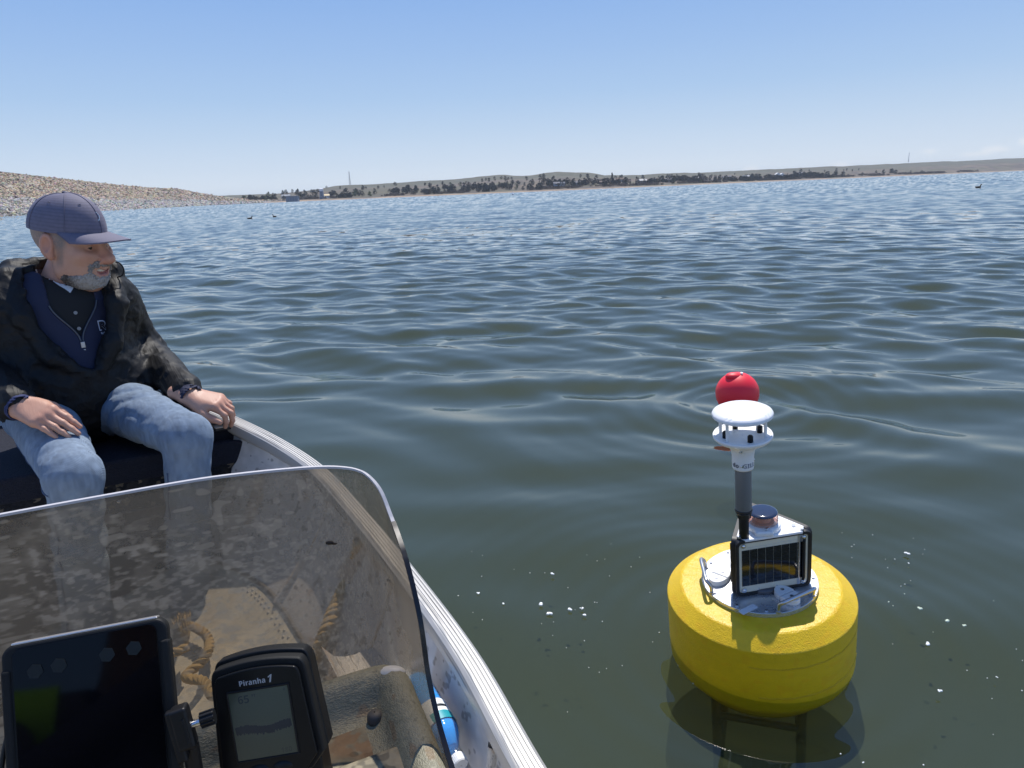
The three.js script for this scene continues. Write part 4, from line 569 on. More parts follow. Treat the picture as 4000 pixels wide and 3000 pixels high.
{
  const X = V(.999 * .987 + .042 * .16, -.04 * .987 + .964 * .16, .011 * .987 - .261 * .16), Y = V(.042 * .987 - .999 * .16, .964 * .987 + .04 * .16, -.261 * .987 - .011 * .16), c = V(-.2515, .8755, -.576);
  const o = thing('fish_finder', 'black fish finder with a grey liquid crystal screen mounted on the console', 'fish finder', [c.x, c.y, c.z]); frame(o, X, Y); o.scale.setScalar(.95);
  const out = new THREE.Shape(); { const w = .0445, wb = .05; out.moveTo(-wb + .012, -.06); out.lineTo(wb - .012, -.06); out.lineTo(wb + .001, -.046); out.lineTo(w + .0015, .036); out.quadraticCurveTo(w + .001, .0455, w - .0035, .0475); out.quadraticCurveTo(0, .0565, -w + .0035, .0475); out.quadraticCurveTo(-w - .001, .0455, -w - .0015, .036); out.lineTo(-wb - .001, -.046); out.closePath(); }
  part('housing', new THREE.ExtrudeGeometry(out, { depth: .03, bevelEnabled: true, bevelSize: .002, bevelThickness: .004, bevelSegments: 4, curveSegments: 14 }).scale(1.02, 1.02, 1).translate(0, .001, -.037), darkGrey, o, true);
  part('visor', new THREE.ExtrudeGeometry(out, { depth: .012, bevelEnabled: true, bevelSize: .0015, bevelThickness: .002, bevelSegments: 3, curveSegments: 14 }).scale(1.05, 1.06, 1).translate(0, .0035, -.03), black, o, true);
  part('bezel', new THREE.ExtrudeGeometry(out, { depth: .002, bevelEnabled: true, bevelSize: .001, bevelThickness: .001, bevelSegments: 2, curveSegments: 14 }).scale(.93, .95, 1).translate(0, -.001, -.001), M('smooth dark bezel', [.006, .0065, .0075], .35, { specularIntensity: .6 }), o, true);
  const lcd = canvasTex(512, 576, (g, w, h) => {
    g.fillStyle = '#4d5346'; g.fillRect(0, 0, w, h);
    const R = rng(3); for (let i = 0; i < 900; i++) { g.fillStyle = R() < .5 ? 'rgba(40,46,40,.05)' : 'rgba(150,156,130,.04)'; g.fillRect(R() * w, R() * h, 3 + R() * 40, 2); }
    g.fillStyle = 'rgba(30,38,48,.78)'; g.font = 'bold 92px sans-serif'; g.fillText('65', 74, 96); g.font = 'bold 34px sans-serif'; g.fillText('FT', 196, 54); g.fillStyle = 'rgba(30,38,48,.5)'; g.fillText('0', 470, 40); g.font = 'bold 58px sans-serif'; g.fillStyle = 'rgba(30,38,48,.28)'; g.fillText('180', 372, 560);
    g.fillStyle = 'rgba(26,32,46,.75)'; g.beginPath(); g.moveTo(14, 300); for (let x = 14; x < 500; x += 8) g.lineTo(x, 292 - 14 * Math.sin(x / 60) + R() * 10); for (let x = 500; x > 14; x -= 6) g.lineTo(x, 352 + 26 * R() - 10 * Math.sin(x / 60)); g.fill();
  });
  part('screen', new THREE.PlaneGeometry(.0605, .068).translate(-.0005, -.0065, .0024), M('liquid crystal screen', [1, 1, 1], .16, { map: lcd }), o, true);
  part('screen_surround', [box(.064, .002, .003, [0, .0288, .0018], [0, 0, 0], .0008), box(.064, .002, .003, [0, -.0418, .0018], [0, 0, 0], .0008), box(.002, .07, .003, [-.0317, -.0065, .0018], [0, 0, 0], .0008), box(.002, .07, .003, [.0307, -.0065, .0018], [0, 0, 0], .0008)], black, o, true);
  part('lettering', [new TextGeometry('Piranha', { font, size: .0053, depth: .0004, curveSegments: 3, bevelEnabled: false }).translate(-.0185, .0335, .0018), new TextGeometry('1', { font, size: .0078, depth: .0004, curveSegments: 3, bevelEnabled: false }).applyMatrix4(new THREE.Matrix4().makeShear(0, 0, .25, 0, 0, 0)).translate(.0096, .033, .0018)], M('grey print', [.42, .43, .45], .5), o, true);
  for (const x of [-.012, .012]) part('button', tf(new THREE.SphereGeometry(.009, 18, 10), { p: [x, -.053, .001], s: [1.2, .7, .4] }), black, o, true);
  part('bracket', [box(.012, .05, .03, [-.04, -.06, -.03], [0, 0, 0], .003), box(.012, .05, .03, [.04, -.06, -.03], [0, 0, 0], .003), box(.09, .012, .04, [0, -.088, -.03], [0, 0, 0], .003)], black, o, true);
}
{
  const o = thing('cable', 'pair of black cables running from behind the fish finder across the tray', 'cable', [-.283, .778, -.57]);
  for (const k of [0, 1]) part('cord', tube([[-.265, .83, -.6], [-.283 - k * .006, .8, -.585], [-.31 - k * .008, .785, -.555], [-.345 - k * .006, .781, -.51], [-.4, .78, -.42]], .0026, 50, 8), black, o);
  const p = thing('mast_cable', 'thin black cable curling beside the tablet at the left edge', 'cable', [-.45, .78, -.49]);
  part('cord', tube([[-.447, .93, -.528], [-.452, .885, -.505], [-.445, .84, -.492], [-.435, .79, -.47]], .0022, 40, 8), black, p);
}

// ---------------------------------------------------------------- the person holding the camera, who shows in the dark glass
{
  const o = thing('person', 'person in a lime safety vest holding the camera, seen only reflected', 'person', [-.3, .15, .5]);
  const P = (x, y, z) => V(x < -.1 || z > .3 ? x - .13 : x, y + (z > .35 ? .03 : 0), z), sh = [P(-.42, 1.1, .47), P(-.02, 1.1, .5)], el = [P(-.4, .95, .22), P(.08, .96, .3)], wr = [P(-.085, 1.25, .1), P(.13, 1.25, .11)], hip = [P(-.31, .6, .62), P(-.1, .6, .64)], kn = [P(-.42, .56, .2), P(.02, .56, .2)], an = [P(-.4, .24, .3), P(.04, .24, .3)];
  const hd = P(-.19, 1.4, .4), skin = M('ruddy skin', [.5, .28, .2], .5);
  const fingers = []; for (const k of [0, 1]) for (let i = 0; i < 4; i++) { const s = k ? 1 : -1, b = wr[k].clone().add(V(-s * .0, .045 + i * .006, -.01 - i * .004)); fingers.push(dCap(b.clone().add(V(0, -.0, 0)), P(s * (.075 - i * .002), 1.318 + i * .018, .04), .0095, .008)); }
  const f = blend([dEll(hd, V(.078, .11, .098)), dEll(hd.clone().add(V(-.02, -.07, -.05)), V(.055, .06, .055)), dCap(hd.clone().add(V(-.01, -.01, -.09)), hd.clone().add(V(-.012, -.035, -.115)), .012, .014), dCap(P(-.21, 1.12, .5), hd.clone().add(V(0, -.08, .01)), .06, .055), dEll(P(-.21, .86, .56), V(.16, .27, .1)), dCap(sh[0], sh[1], .06, .06), ...[0, 1].flatMap((k) => [dCap(sh[k], el[k], .045, .04), dCap(el[k], wr[k], .038, .027), dCap(wr[k], wr[k].clone().add(V((k ? -1 : 1) * -.01, .05, -.02)), .026, .022), dCap(hip[k], kn[k], .07, .055), dCap(kn[k], an[k], .05, .04)])], .03);
  part('body', merge([net(f, [-.7, .2, -.02], [.2, 1.58, .78], .013), net((x, y, z) => Math.min(...fingers.map((q) => q(x, y, z))), [-.13, 1.2, .0], [.17, 1.42, .14], .005)]), skin, o);
  const chest = blend([dEll(P(-.21, .89, .56), V(.195, .3, .13)), dCap(sh[0], sh[1], .07, .07)], .06), neckH = dCap(P(-.21, 1.12, .5), hd, 0, 0), cx0 = P(-.21, .9, .5).x;
  part('jacket', net((x, y, z) => Math.max(chest(x, y, z), .066 - neckH(x, y, z)), [-.68, .55, .34], [.02, 1.28, .76], .013), M('dark navy jacket', [.012, .015, .035], .85), o);
  part('vest', net((x, y, z) => Math.max(Math.abs(chest(x, y, z) - .008 + .006 * (fbm(x * 18, y * 20, z * 18, 3) - .5)) - .006, .08 - neckH(x, y, z), z < .58 ? .12 - Math.abs(x - cx0) : -1), [-.7, .55, .32], [.04, 1.28, .78], .0085), M('lime safety cloth', [.2, .42, .03], .85), o);
  for (const k of [0, 1]) part('sleeve', net(blend([dCap(sh[k], el[k], .062, .056), dCap(el[k], wr[k].clone().lerp(el[k], .12), .054, .042)], .03), [Math.min(sh[k].x, el[k].x, wr[k].x) - .1, .85, .0], [Math.max(sh[k].x, el[k].x, wr[k].x) + .1, 1.32, .65], .013), M('dark navy sleeve', [.015, .018, .04], .8), o);
  part('trousers', net(blend([dCap(hip[0], hip[1], .13, .13), dCap(hip[0], kn[0], .09, .07), dCap(hip[1], kn[1], .09, .07), dCap(kn[0], an[0], .068, .06), dCap(kn[1], an[1], .068, .06)], .04), [-.68, .2, .08], [.18, .86, .85], .016), M('dark trousers', [.03, .03, .035], .85), o);
  part('cap', tf(new THREE.SphereGeometry(.1, 28, 14, 0, Math.PI * 2, 0, 1.5), { p: [hd.x, hd.y + .035, hd.z], s: [.88, .95, 1.08] }), M('black cap', [.012, .012, .014], .8), o);
  part('beard', net((x, y, z) => Math.max(f(x, y, z) - .006, dEll(hd.clone().add(V(-.02, -.1, -.05)), V(.062, .045, .062))(x, y, z)), [-.43, 1.22, .22], [-.2, 1.43, .52], .007), M('grey beard', [.22, .2, .18], .9), o);
  for (const k of [0, 1]) part('shoe', tf(new THREE.CapsuleGeometry(.045, .17, 6, 14), { p: [an[k].x, .197, an[k].z - .08], r: [Math.PI / 2, 0, 0], s: [1, 1, 1] }), M('dark boot', [.03, .025, .02], .7), o);
  const ph = thing('phone', 'black phone in the hands of the reflected person, taking the photograph', 'phone', [0, 1.36, .03]); part('case', box(.16, .076, .009, [0, 1.36, .03], [0, 0, 0], .004), black, ph); part('lens', cyl(.007, .007, .002, [.0, 1.35, .0245], [Math.PI / 2, 0, 0], 20), screenBlack, ph); part('flash', box(.01, .002, .002, [.02, 1.39, .0248], [0, 0, 0], .0005), steel, ph);
}

// ---------------------------------------------------------------- man sitting on the bow platform
{
  const f = V(.6, 0, .8), s = V(.8, 0, -.6), O = V(-1.335, 0, -2.09), T = (u, y, w) => V(O.x + s.x * u + f.x * w, y, O.z + s.z * u + f.z * w);
  const inT = (fn) => (x, y, z) => { const a = x - O.x, b = z - O.z; return fn(s.x * a + s.z * b, y, f.x * a + f.z * b); };
  const man = thing('person', 'bearded man in cap, black jacket and jeans sitting in the bow, looking at the buoy', 'person', [-1.2, .15, -1.9]);
  const Lsh = T(.15, 1.085, -.01), Rsh = T(-.185, 1.1, -.0), Lel = V(-1.205, .9, -2.3), Lwr = V(-.945, .806, -2.02), Rel = V(-1.478, .93, -1.945), Rwr = V(-1.286, .862, -1.785);
  const Lhip = T(.095, .775, .02), Rhip = T(-.095, .775, .02), Lkn = V(-.9, .735, -1.86), Rkn = V(-1.115, .705, -1.68), Lan = V(-.945, .25, -1.8), Ran = V(-1.135, .25, -1.63);
  const H = V(-1.262, 1.262, -2.115), fz = V(.97, -.17, .16).normalize(), fx = V(0, 1, 0).cross(fz).normalize(), fy = fz.clone().cross(fx), HS = .99;
  const headM = new THREE.Matrix4().makeBasis(fx, fy, fz).scale(V(HS, HS, HS)).setPosition(H);
  const N0 = T(.0, 1.07, -.035), N1 = V(-1.292, 1.19, -2.13);
  // head in its own axes: +z ahead, +y up
  const E3 = (a, b) => dEll(V(...a), V(...b)), C3 = (a, b, r, q) => dCap(V(...a), V(...b), r, q);
  const skull = blend([E3([0, .032, -.016], [.077, .094, .098]), E3([0, -.035, .03], [.064, .082, .066])], .05), jaw = blend([C3([-.046, -.085, .008], [0, -.108, .062], .022, .022), C3([.046, -.085, .008], [0, -.108, .062], .022, .022), E3([0, -.06, .045], [.05, .052, .05])], .04);
  const nose = blend([C3([0, .008, .09], [0, -.03, .121], .0085, .0115), C3([-.013, -.039, .104], [.013, -.039, .104], .0098, .0098), C3([0, -.034, .121], [0, -.037, .118], .0122, .0122)], .012);
  const brow = blend([C3([-.044, .02, .068], [-.012, .014, .084], .0125, .011), C3([.044, .02, .068], [.012, .014, .084], .0125, .011)], .01), cheeks = blend([E3([-.042, -.026, .066], [.027, .023, .025]), E3([.042, -.026, .066], [.027, .023, .025])], .01);
  const lip1 = C3([-.028, -.06, .087], [.028, -.06, .087], .006, .006), lip2 = C3([-.022, -.0835, .088], [.022, -.0835, .088], .0075, .0075), lipC = C3([-.004, -.065, .1], [.004, -.065, .1], .006, .006);
  const sock = [E3([-.032, -.002, .094], [.02, .011, .018]), E3([.032, -.002, .094], [.02, .011, .018])], mouth = blend([C3([-.034, -.0605, .083], [-.012, -.073, .098], .0032, .0068), C3([-.012, -.073, .098], [.012, -.073, .098], .0068, .0068), C3([.012, -.073, .098], [.034, -.0605, .083], .0068, .0032)], .004), lids = blend([E3([-.032, -.002, .072], [.0175, .0145, .0152]), E3([.032, -.002, .072], [.0175, .0145, .0152])], .004), slit = [E3([-.032, -.0045, .088], [.013, .0021, .009]), E3([.032, -.0045, .088], [.013, .0021, .009])];
  const ear = (k) => { const o = E3([k * .083, -.006, -.012], [.011, .034, .021]), h = E3([k * .0915, -.003, -.008], [.008, .02, .0115]), l = E3([k * .081, -.036, -.002], [.008, .012, .01]); return (x, y, z) => smax(smin(o(x, y, z), l(x, y, z), .012), -h(x, y, z), .006); }, eL = ear(1), eR = ear(-1);
  const crs = [-1, 1].map((k) => C3([k * .021, -.037, .104], [k * .043, -.066, .088], .0032, .0026));
  const face = (x, y, z) => { let d = smin(skull(x, y, z), jaw(x, y, z), .035); d = smin(d, cheeks(x, y, z), .02); d = smin(d, brow(x, y, z), .018); d = smax(d, -sock[0](x, y, z), .014); d = smax(d, -sock[1](x, y, z), .014); d = smin(d, nose(x, y, z), .014); d = smin(d, smin(lip1(x, y, z), smin(lip2(x, y, z), lipC(x, y, z), .008), .002), .008); d = smax(d, -mouth(x, y, z), .004); d = smax(d, -crs[0](x, y, z), .006); d = smax(d, -crs[1](x, y, z), .006); d = smin(d, lids(x, y, z), .004); d = smax(d, -slit[0](x, y, z), .002); d = smax(d, -slit[1](x, y, z), .002); return d; };
  const head = (x, y, z) => smin(smin(face(x, y, z), eL(x, y, z), .008), eR(x, y, z), .008);
  const skinC = (n, red) => [.53 + .05 * n - .03 * red, .29 + .05 * n - .085 * red, .2 + .04 * n - .06 * red];
  const gh = paint(net(head, [-.105, -.15, -.13], [.105, .14, .14], .0027), (x, y, z) => {
    const n = fbm(x * 90, y * 90, z * 90) - .5, red = sstep(.045, .01, Math.hypot(x, y + .036, z - .11)) * .6 + sstep(.03, .012, Math.hypot(Math.abs(x) - .044, y + .026, z - .075)) * .45 + (Math.abs(x) > .077 ? .5 : 0);
    let c = skinC(n, red); if (Math.hypot(x / 1.6, y + .0735, (z - .092)) < .0165 && y < -.055) c = [.42, .17, .14];
    const sb = sstep(.016, .004, Math.abs(z - .022 - (y + .02) * .12)) * sstep(-.075, -.05, y) * sstep(.03, .02, y) * sstep(.05, .06, Math.abs(x)) * (.35 + .65 * noise3(x * 500, y * 380, z * 500)) * .75; c = c.map((q, i) => lerp(q, [.17, .15, .135][i], sb));
    const stub = sstep(.05, .03, z) * sstep(-.03, .0, y) * (Math.abs(x) < .08 && z > -.2 ? 1 : 0), hair = stub * sstep(.3, .7, noise3(x * 400, y * 400, z * 400) * .6 + .35); return c.map((q, i) => lerp(q, [.2, .18, .165][i], hair * .75 * sstep(.058, .066, Math.hypot(x, (z + .016) * .7))));
  }).applyMatrix4(headM);
  // hands: palm, four fingers of three joints each and a thumb
  function hand(W, u, n, right, bends, thumbOpen, spread = 1) {
    u = u.clone().normalize(); n = n.clone().addScaledVector(u, -n.dot(u)).normalize(); const t = right ? n.clone().cross(u) : u.clone().cross(n), P = (a, b, c) => W.clone().addScaledVector(u, a).addScaledVector(t, b).addScaledVector(n, c);
    const palm = [], fing = [];
    const base = [[.083, .028], [.087, .0098], [.083, -.009], [.075, -.026]], len = [[.039, .023, .019], [.043, .026, .02], [.039, .024, .019], [.031, .019, .017]], rad = [.0092, .0094, .009, .0081];
    base.forEach(([a, b], i) => {
      palm.push(dCap(P(-.012, b * .55, 0), P(a, b, .002), .0155, .0118));
      let p = P(a, b, .002), ang = .06, dir = u.clone().addScaledVector(t, (b - .002) * 2.4 * spread).normalize(); const chain = [];
      len[i].forEach((l, k) => { ang += bends[i][k]; const d = dir.clone().multiplyScalar(Math.cos(ang)).addScaledVector(n, -Math.sin(ang)), q = p.clone().addScaledVector(d, l); chain.push(dCap(p, q, rad[i] - k * .0009, rad[i] - .0009 - k * .0009)); p = q; });
      fing.push(blend(chain, .004));
    });
    palm.push(dCap(P(.012, .02, -.006), P(.05, .034, -.01), .016, .014), dCap(P(-.05, 0, 0), P(0, 0, 0), .0225, .022));
    const th = blend([dCap(P(.03, .03, -.008), P(.062, .048 + thumbOpen * .4, -.016), .0135, .0112), dCap(P(.062, .048 + thumbOpen * .4, -.016), P(.092, .052 + thumbOpen, -.024), .0108, .0102), dCap(P(.092, .052 + thumbOpen, -.024), P(.114, .05 + thumbOpen, -.03), .0102, .008)], .005);
    const pf = blend(palm, .02), fn = (x, y, z) => { let d = 9; for (const q of fing) d = Math.min(d, q(x, y, z)); d = smin(d, th(x, y, z), .006); return smin(d, pf(x, y, z), .009); };
    const c = W.clone().addScaledVector(u, .07), g = net(fn, [c.x - .15, c.y - .12, c.z - .15], [c.x + .15, c.y + .12, c.z + .15], .0033);
    return paint(g, (x, y, z) => { const a = (x - W.x) * u.x + (y - W.y) * u.y + (z - W.z) * u.z; return skinC(fbm(x * 80, y * 80, z * 80) - .5, .28 * Math.exp(-Math.pow((a - .095) / .014, 2)) + .12 * sstep(.15, .19, a) + .05); });
  }
  const hR = hand(Rwr, V(.19, -.062, .062), V(.05, .85, .55), true, [[.3, .22, .12], [.26, .2, .12], [.24, .2, .12], [.22, .2, .1]], -.012, .25), hL = hand(Lwr, V(.8, -.2, .1), V(.25, .9, .25), false, [[.45, .85, .4], [.4, .9, .45], [.4, .95, .45], [.4, .95, .4]], .0, .6);
  const bodyF = blend([dCap(N0, N1, .064, .057), inT(dEll(V(0, .95, -.03), V(.15, .2, .085))), dCap(Lsh, Rsh, .05, .05), dCap(Lsh, Lel, .036, .03), dCap(Lel, Lwr, .028, .019), dCap(Rsh, Rel, .036, .03), dCap(Rel, Rwr, .028, .019), dCap(Lhip, Rhip, .06, .06), dCap(Lhip, Lkn, .055, .04), dCap(Lkn, Lan, .038, .03), dCap(Rhip, Rkn, .055, .04), dCap(Rkn, Ran, .038, .03)], .02);
  const gb = paint(net(bodyF, [-1.62, .18, -2.42], [-.8, 1.25, -1.55], .012), (x, y, z) => skinC(fbm(x * 60, y * 60, z * 60) - .5, .18));
  const mergeC = (l) => mergeGeometries(l.map((g) => { const q = g.toNonIndexed(); return q; }));
  const pores = tex(256, 256, (u, v) => { const q = .5 * torus(u, v, 60, 2) + .5 * torus(u, v, 26, 6); return [q, q, q]; });
  const skin = M('skin', [1, 1, 1], .5, { vertexColors: true, specularIntensity: .8, bumpMap: pores, bumpScale: .0004 });
  const body = part('body', planar(mergeC([gb, gh, hR, hL]), 9), skin, man);
  const inHead = (g) => g.applyMatrix4(headM);
  // face pieces
  for (const k of [-1, 1]) { const e = part('eye', inHead(ball(.0118, [k * .032, -.0035, .0735], [1, 1, 1], 18)), M('eye white', [.16, .13, .12], .25), man); part('iris', inHead(ball(.0085, [k * .032 + .001, -.0038, .0803], [1, 1, .8], 14)), M('dark iris', [.03, .025, .02], .15), e); }
  part('teeth', [...Array(8).keys()].map((i) => { const a = (i - 3.5) * .24; return inHead(tf(new RoundedBoxGeometry(.0055, .0085, .004, 2, .0015), { p: [Math.sin(a) * .024, -.0695 + a * a * .003, .0745 + Math.cos(a) * .0215], r: [0, a, 0] })); }), M('teeth', [.78, .72, .6], .3), man);
  const region = blend([E3([0, -.1, .047], [.064, .036, .058]), C3([-.03, -.052, .088], [-.004, -.047, .104], .0105, .009), C3([.03, -.052, .088], [.004, -.047, .104], .0105, .009), C3([-.061, -.072, .018], [-.052, -.095, .026], .006, .019), C3([.061, -.072, .018], [.052, -.095, .026], .006, .019), C3([-.033, -.06, .084], [-.03, -.1, .075], .011, .014), C3([.033, -.06, .084], [.03, -.1, .075], .011, .014)], .012), mouthOut = E3([0, -.0735, .1], [.036, .0138, .035]);
  const beard = (x, y, z) => Math.max(face(x, y, z) - .0032 - .0035 * noise3(x * 260, y * 200, z * 260), region(x, y, z) + .011 * (noise3(x * 330, y * 330, z * 330) - .5), -mouthOut(x, y, z));
  part('beard', inHead(paint(net(beard, [-.1, -.15, -.03], [.1, .02, .14], .0022), (x, y, z) => { const n = noise3(x * 420, y * 260, z * 420), g = clamp(.55 * sstep(.03, .085, z) + .5 * sstep(-.06, -.11, y) * sstep(.02, .06, z) + .9 * (n - .5)); return [lerp(.062, .36, g), lerp(.048, .335, g), lerp(.04, .31, g)]; })), M('short beard', [1, 1, 1], .85, { vertexColors: true }), man);
  for (const k of [-1, 1]) part('eyebrow', inHead(tube([[k * .053, .014, .0785], [k * .036, .0245, .0935], [k * .013, .017, .1035]], .0046, 16, 6)), M('brown eyebrow', [.09, .065, .05], .9), man);
  // baseball cap
  const capMap = tex(128, 128, (u, v) => { const q = .93 + .1 * torus(u, v, 30) - .09 * Math.pow(.5 + .5 * Math.sin(v * Math.PI * 2 * 16), 3); return [.42 * q, .405 * q, .475 * q]; }, true); capMap.repeat.set(3, 1);
  const capM = M('grey-purple cap cloth', [1, 1, 1], .75, { map: capMap, sheen: .3, sheenColor: col(.5, .5, .6), sheenRoughness: .6 });
  const dome = (a, t, k = 1) => { const st = Math.sin(t), ct = Math.cos(t), fr = .5 + .5 * Math.cos(a), p = Math.pow(st, .8); return V(Math.sin(a) * p * .0885 * k, .034 + ct * (.1 + .006 * fr) * k, -.013 + Math.cos(a) * p * (.108 + .003 * fr) * k); };
  const cap = part('cap', inHead(grid(72, 22, (u, v) => dome(u * Math.PI * 2, v * 1.6), (u, v) => [u, v])), capM, man);
  for (let i = 0; i < 6; i++) { const a = i * Math.PI / 3 + Math.PI / 6 * 0; part('panel_seam', inHead(tube([...Array(12).keys()].map((k) => dome(a, .06 + k * .139, 1.006)), .0012, 24, 5)), capM, cap); const e = dome(a + Math.PI / 6, .72, 1.006); part('eyelet', inHead(tf(new THREE.TorusGeometry(.0032, .001, 6, 14), { p: [e.x, e.y, e.z], r: [-.7 * Math.cos(a + .52), a + .52, 0] })), M('cap thread', [.2, .19, .25], .7), cap); }
  part('button', inHead(ball(.0095, [0, .138, -.013], [1, .5, 1], 14)), M('dark cap button', [.05, .05, .09], .6), cap);
  const bill = (u, v, k) => { const a = (u - .5) * 2.5, st = dome(a, 1.56), reach = .078 * Math.pow(Math.max(0, Math.cos(a * .98)), .55) * v, x = st.x * (1 + .12 * v * (1 - Math.abs(u - .5))); return V(x, st.y + .002 - .1 * reach - 2.8 * x * x * (.15 + .85 * v) + k, st.z + reach); };
  part('bill', [inHead(grid(40, 10, (u, v) => bill(u, v, .002))), inHead(grid(40, 10, (u, v) => bill(u, v, -.002))), inHead(grid(40, 2, (u, v) => bill(u, 1, (v - .5) * .004)))], capM, cap);
  part('embroidery', [inHead(tube([dome(-.02, .95, 1.006), dome(.05, 1.08, 1.008), dome(-.05, 1.2, 1.008)], .0012, 20, 5))], M('pale blue thread', [.35, .5, .65], .6), cap);
  // clothes
  const fold = (x, y, z, a) => { const wx = x + .03 * noise3(x * 14, y * 14, z * 14), wy = y + .03 * noise3(x * 14 + 5, y * 14, z * 14); return a * .6 * (fbm(wx * 15, wy * 22, z * 15, 2) - .5) + a * .85 * (Math.abs(noise3(wx * 19 + 9, wy * 30 - wx * 12, z * 19) - .5) * 2 - .4) + a * .6 * (Math.abs(noise3(wx * 46, wy * 52 + wx * 20, z * 46) - .5) * 2 - .4); };
  const neckD = dCap(T(0, 1.0, -.03), V(-1.285, 1.26, -2.13), 0, 0);
  const torso = blend([inT(dEll(V(-.005, 1.0, -.005), V(.2, .2, .132))), inT(dEll(V(.005, .84, .01), V(.208, .19, .162))), dCap(Lsh.clone().add(V(0, -.012, 0)), Rsh.clone().add(V(0, -.012, 0)), .077, .077)], .06);
  const lapel = blend([dCap(T(.165, 1.165, .0), T(.15, 1.08, .105), .026, .026), dCap(T(.15, 1.08, .105), T(.115, .97, .14), .026, .018), dCap(T(.115, .97, .145), T(.07, .9, .158), .022, .014), dCap(T(-.1, 1.165, .015), T(-.09, 1.07, .105), .028, .024), dCap(T(-.09, 1.07, .105), T(-.045, .95, .145), .022, .017), dCap(T(-.045, .95, .15), T(.03, .9, .16), .02, .014), dCap(T(-.1, 1.165, .015), T(-.075, 1.185, -.075), .034, .034), dCap(T(-.075, 1.185, -.075), T(.08, 1.185, -.095), .034, .034), dCap(T(.08, 1.185, -.095), T(.165, 1.165, 0), .034, .032)], .02);
  const armL = blend([dCap(Lsh, Lel, .068, .056), dCap(Lel, Lwr.clone().lerp(Lel, .1), .055, .046)], .04), armR = blend([dCap(Rsh, Rel, .079, .065), dCap(Rel, Rwr.clone().lerp(Rel, .1), .063, .046)], .04);
  const openW = (y) => lerp(.022, .1, sstep(.905, 1.07, y)), open = inT((u, y, w) => Math.max(Math.abs(u - .035) - openW(y), -w + .0, .9 - y));
  const pocket = inT(dEll(V(.16, .83, .07), V(.07, .055, .055)));
  const jacketF = (x, y, z) => { let d = torso(x, y, z); d = smin(d, pocket(x, y, z), .03); d = Math.max(d, -open(x, y, z)); d = smin(d, lapel(x, y, z), .014); d = smin(d, smin(armL(x, y, z), armR(x, y, z), .01), .03); d = Math.max(d, .074 - neckD(x, y, z)); return Math.abs(d) > .03 ? d : d + fold(x, y, z, .0085); };
  const ridged = (u, v, f, z) => { const q = torus(u, v, f, z); return Math.pow(1 - Math.min(1, Math.abs(q - .5) * 4.5), 2); }, crinkle = tex(512, 512, (u, v) => { const q = .6 * ridged(u, v, 6, 1) + .3 * ridged(u, v, 13, 4) + .1 * ridged(u, v, 34, 8); return [q, q, q]; });
  const twill = tex(512, 512, (u, v) => { const q = .5 + .25 * Math.sin((u * 2 + v) * 6.2832 * 70) + .25 * torus(u, v, 60, 3) + .5 * ridged(u, v, 10, 5); return [q * .6, q * .6, q * .6]; });
  const nylon = M('black nylon', [.0068, .0069, .0076], .6, { specularIntensity: .6, bumpMap: crinkle, bumpScale: .003 });
  const jacket = part('jacket', planar(net(jacketF, [-1.68, .66, -2.46], [-.88, 1.26, -1.72], .0066)), nylon, man);
  const open2 = inT((u, y, w) => Math.max(Math.abs(u - .04) - lerp(.0, .058, sstep(.985, 1.1, y)), -w, .985 - y)), open3 = inT((u, y, w) => Math.max(Math.abs(u - .04) - lerp(.0, .034, sstep(1.115, 1.16, y)), -w, 1.115 - y));
  const zipF = (x, y, z) => Math.max(torso(x, y, z) + .015, -open2(x, y, z), .071 - neckD(x, y, z)), ringF = (r, t, y0, y1, op) => (x, y, z) => Math.max(Math.abs(neckD(x, y, z) - r) - t, y0 - y, y - y1, -op(x, y, z));
  const wide = (b) => inT((u, y, w) => Math.max(Math.abs(u - .045) - lerp(.035, b, sstep(1.1, 1.17, y)), -w - .01)), col1 = ringF(.077, .005, 1.09, 1.19, wide(.085)), col2 = ringF(.067, .004, 1.08, 1.165, wide(.06));
  const knit = M('navy knit', [.017, .021, .05], .85, { sheen: .3, sheenColor: col(.25, .28, .5), sheenRoughness: .5 });
  const qz = part('pullover', net((x, y, z) => smin(zipF(x, y, z), col1(x, y, z), .008), [-1.58, .8, -2.3], [-1.1, 1.22, -1.86], .006), knit, man);
  part('polo_shirt', net((x, y, z) => smin(Math.max(torso(x, y, z) + .022, -open3(x, y, z), .066 - neckD(x, y, z)), col2(x, y, z), .006), [-1.55, .9, -2.28], [-1.1, 1.2, -1.88], .006), M('black cotton', [.008, .008, .009], .8), man);
  part('undershirt', net((x, y, z) => Math.max(torso(x, y, z) + .027, .0615 - neckD(x, y, z), .95 - y), [-1.52, .94, -2.26], [-1.12, 1.18, -1.9], .006), M('white cotton', [.72, .73, .76], .8), man);
  const surf = (fn, u, y, lift) => { let w = .25; for (let i = 0; i < 400 && w > 0; i++) { const p = T(u, y, w); if (fn(p.x, p.y, p.z) < 0) break; w -= .001; } return T(u, y, w + lift); };
  const zipLine = [...Array(10).keys()].map((i) => surf(zipF, .04, .985 - i * .0001, .002)); 
  for (const k of [-1, 1]) part('zip', tube([...Array(9).keys()].map((i) => { const y = .985 + i * .0135; return surf(zipF, .04 + k * (lerp(0, .058, sstep(.985, 1.1, y)) + .003), y, .002); }), .0022, 30, 5), M('zip teeth', [.12, .12, .13], .35, { metalness: .7 }), qz);
  { const p = surf(zipF, .04, .975, .004); part('zip_pull', [box(.011, .017, .003, [0, 0, 0], [0, .64, 0], .0012).translate(p.x, p.y, p.z), box(.008, .006, .003, [0, 0, 0], [0, .64, 0], .001).translate(p.x, p.y - .016, p.z)], M('silver pull', [.6, .6, .62], .3, { metalness: .8 }), qz); }
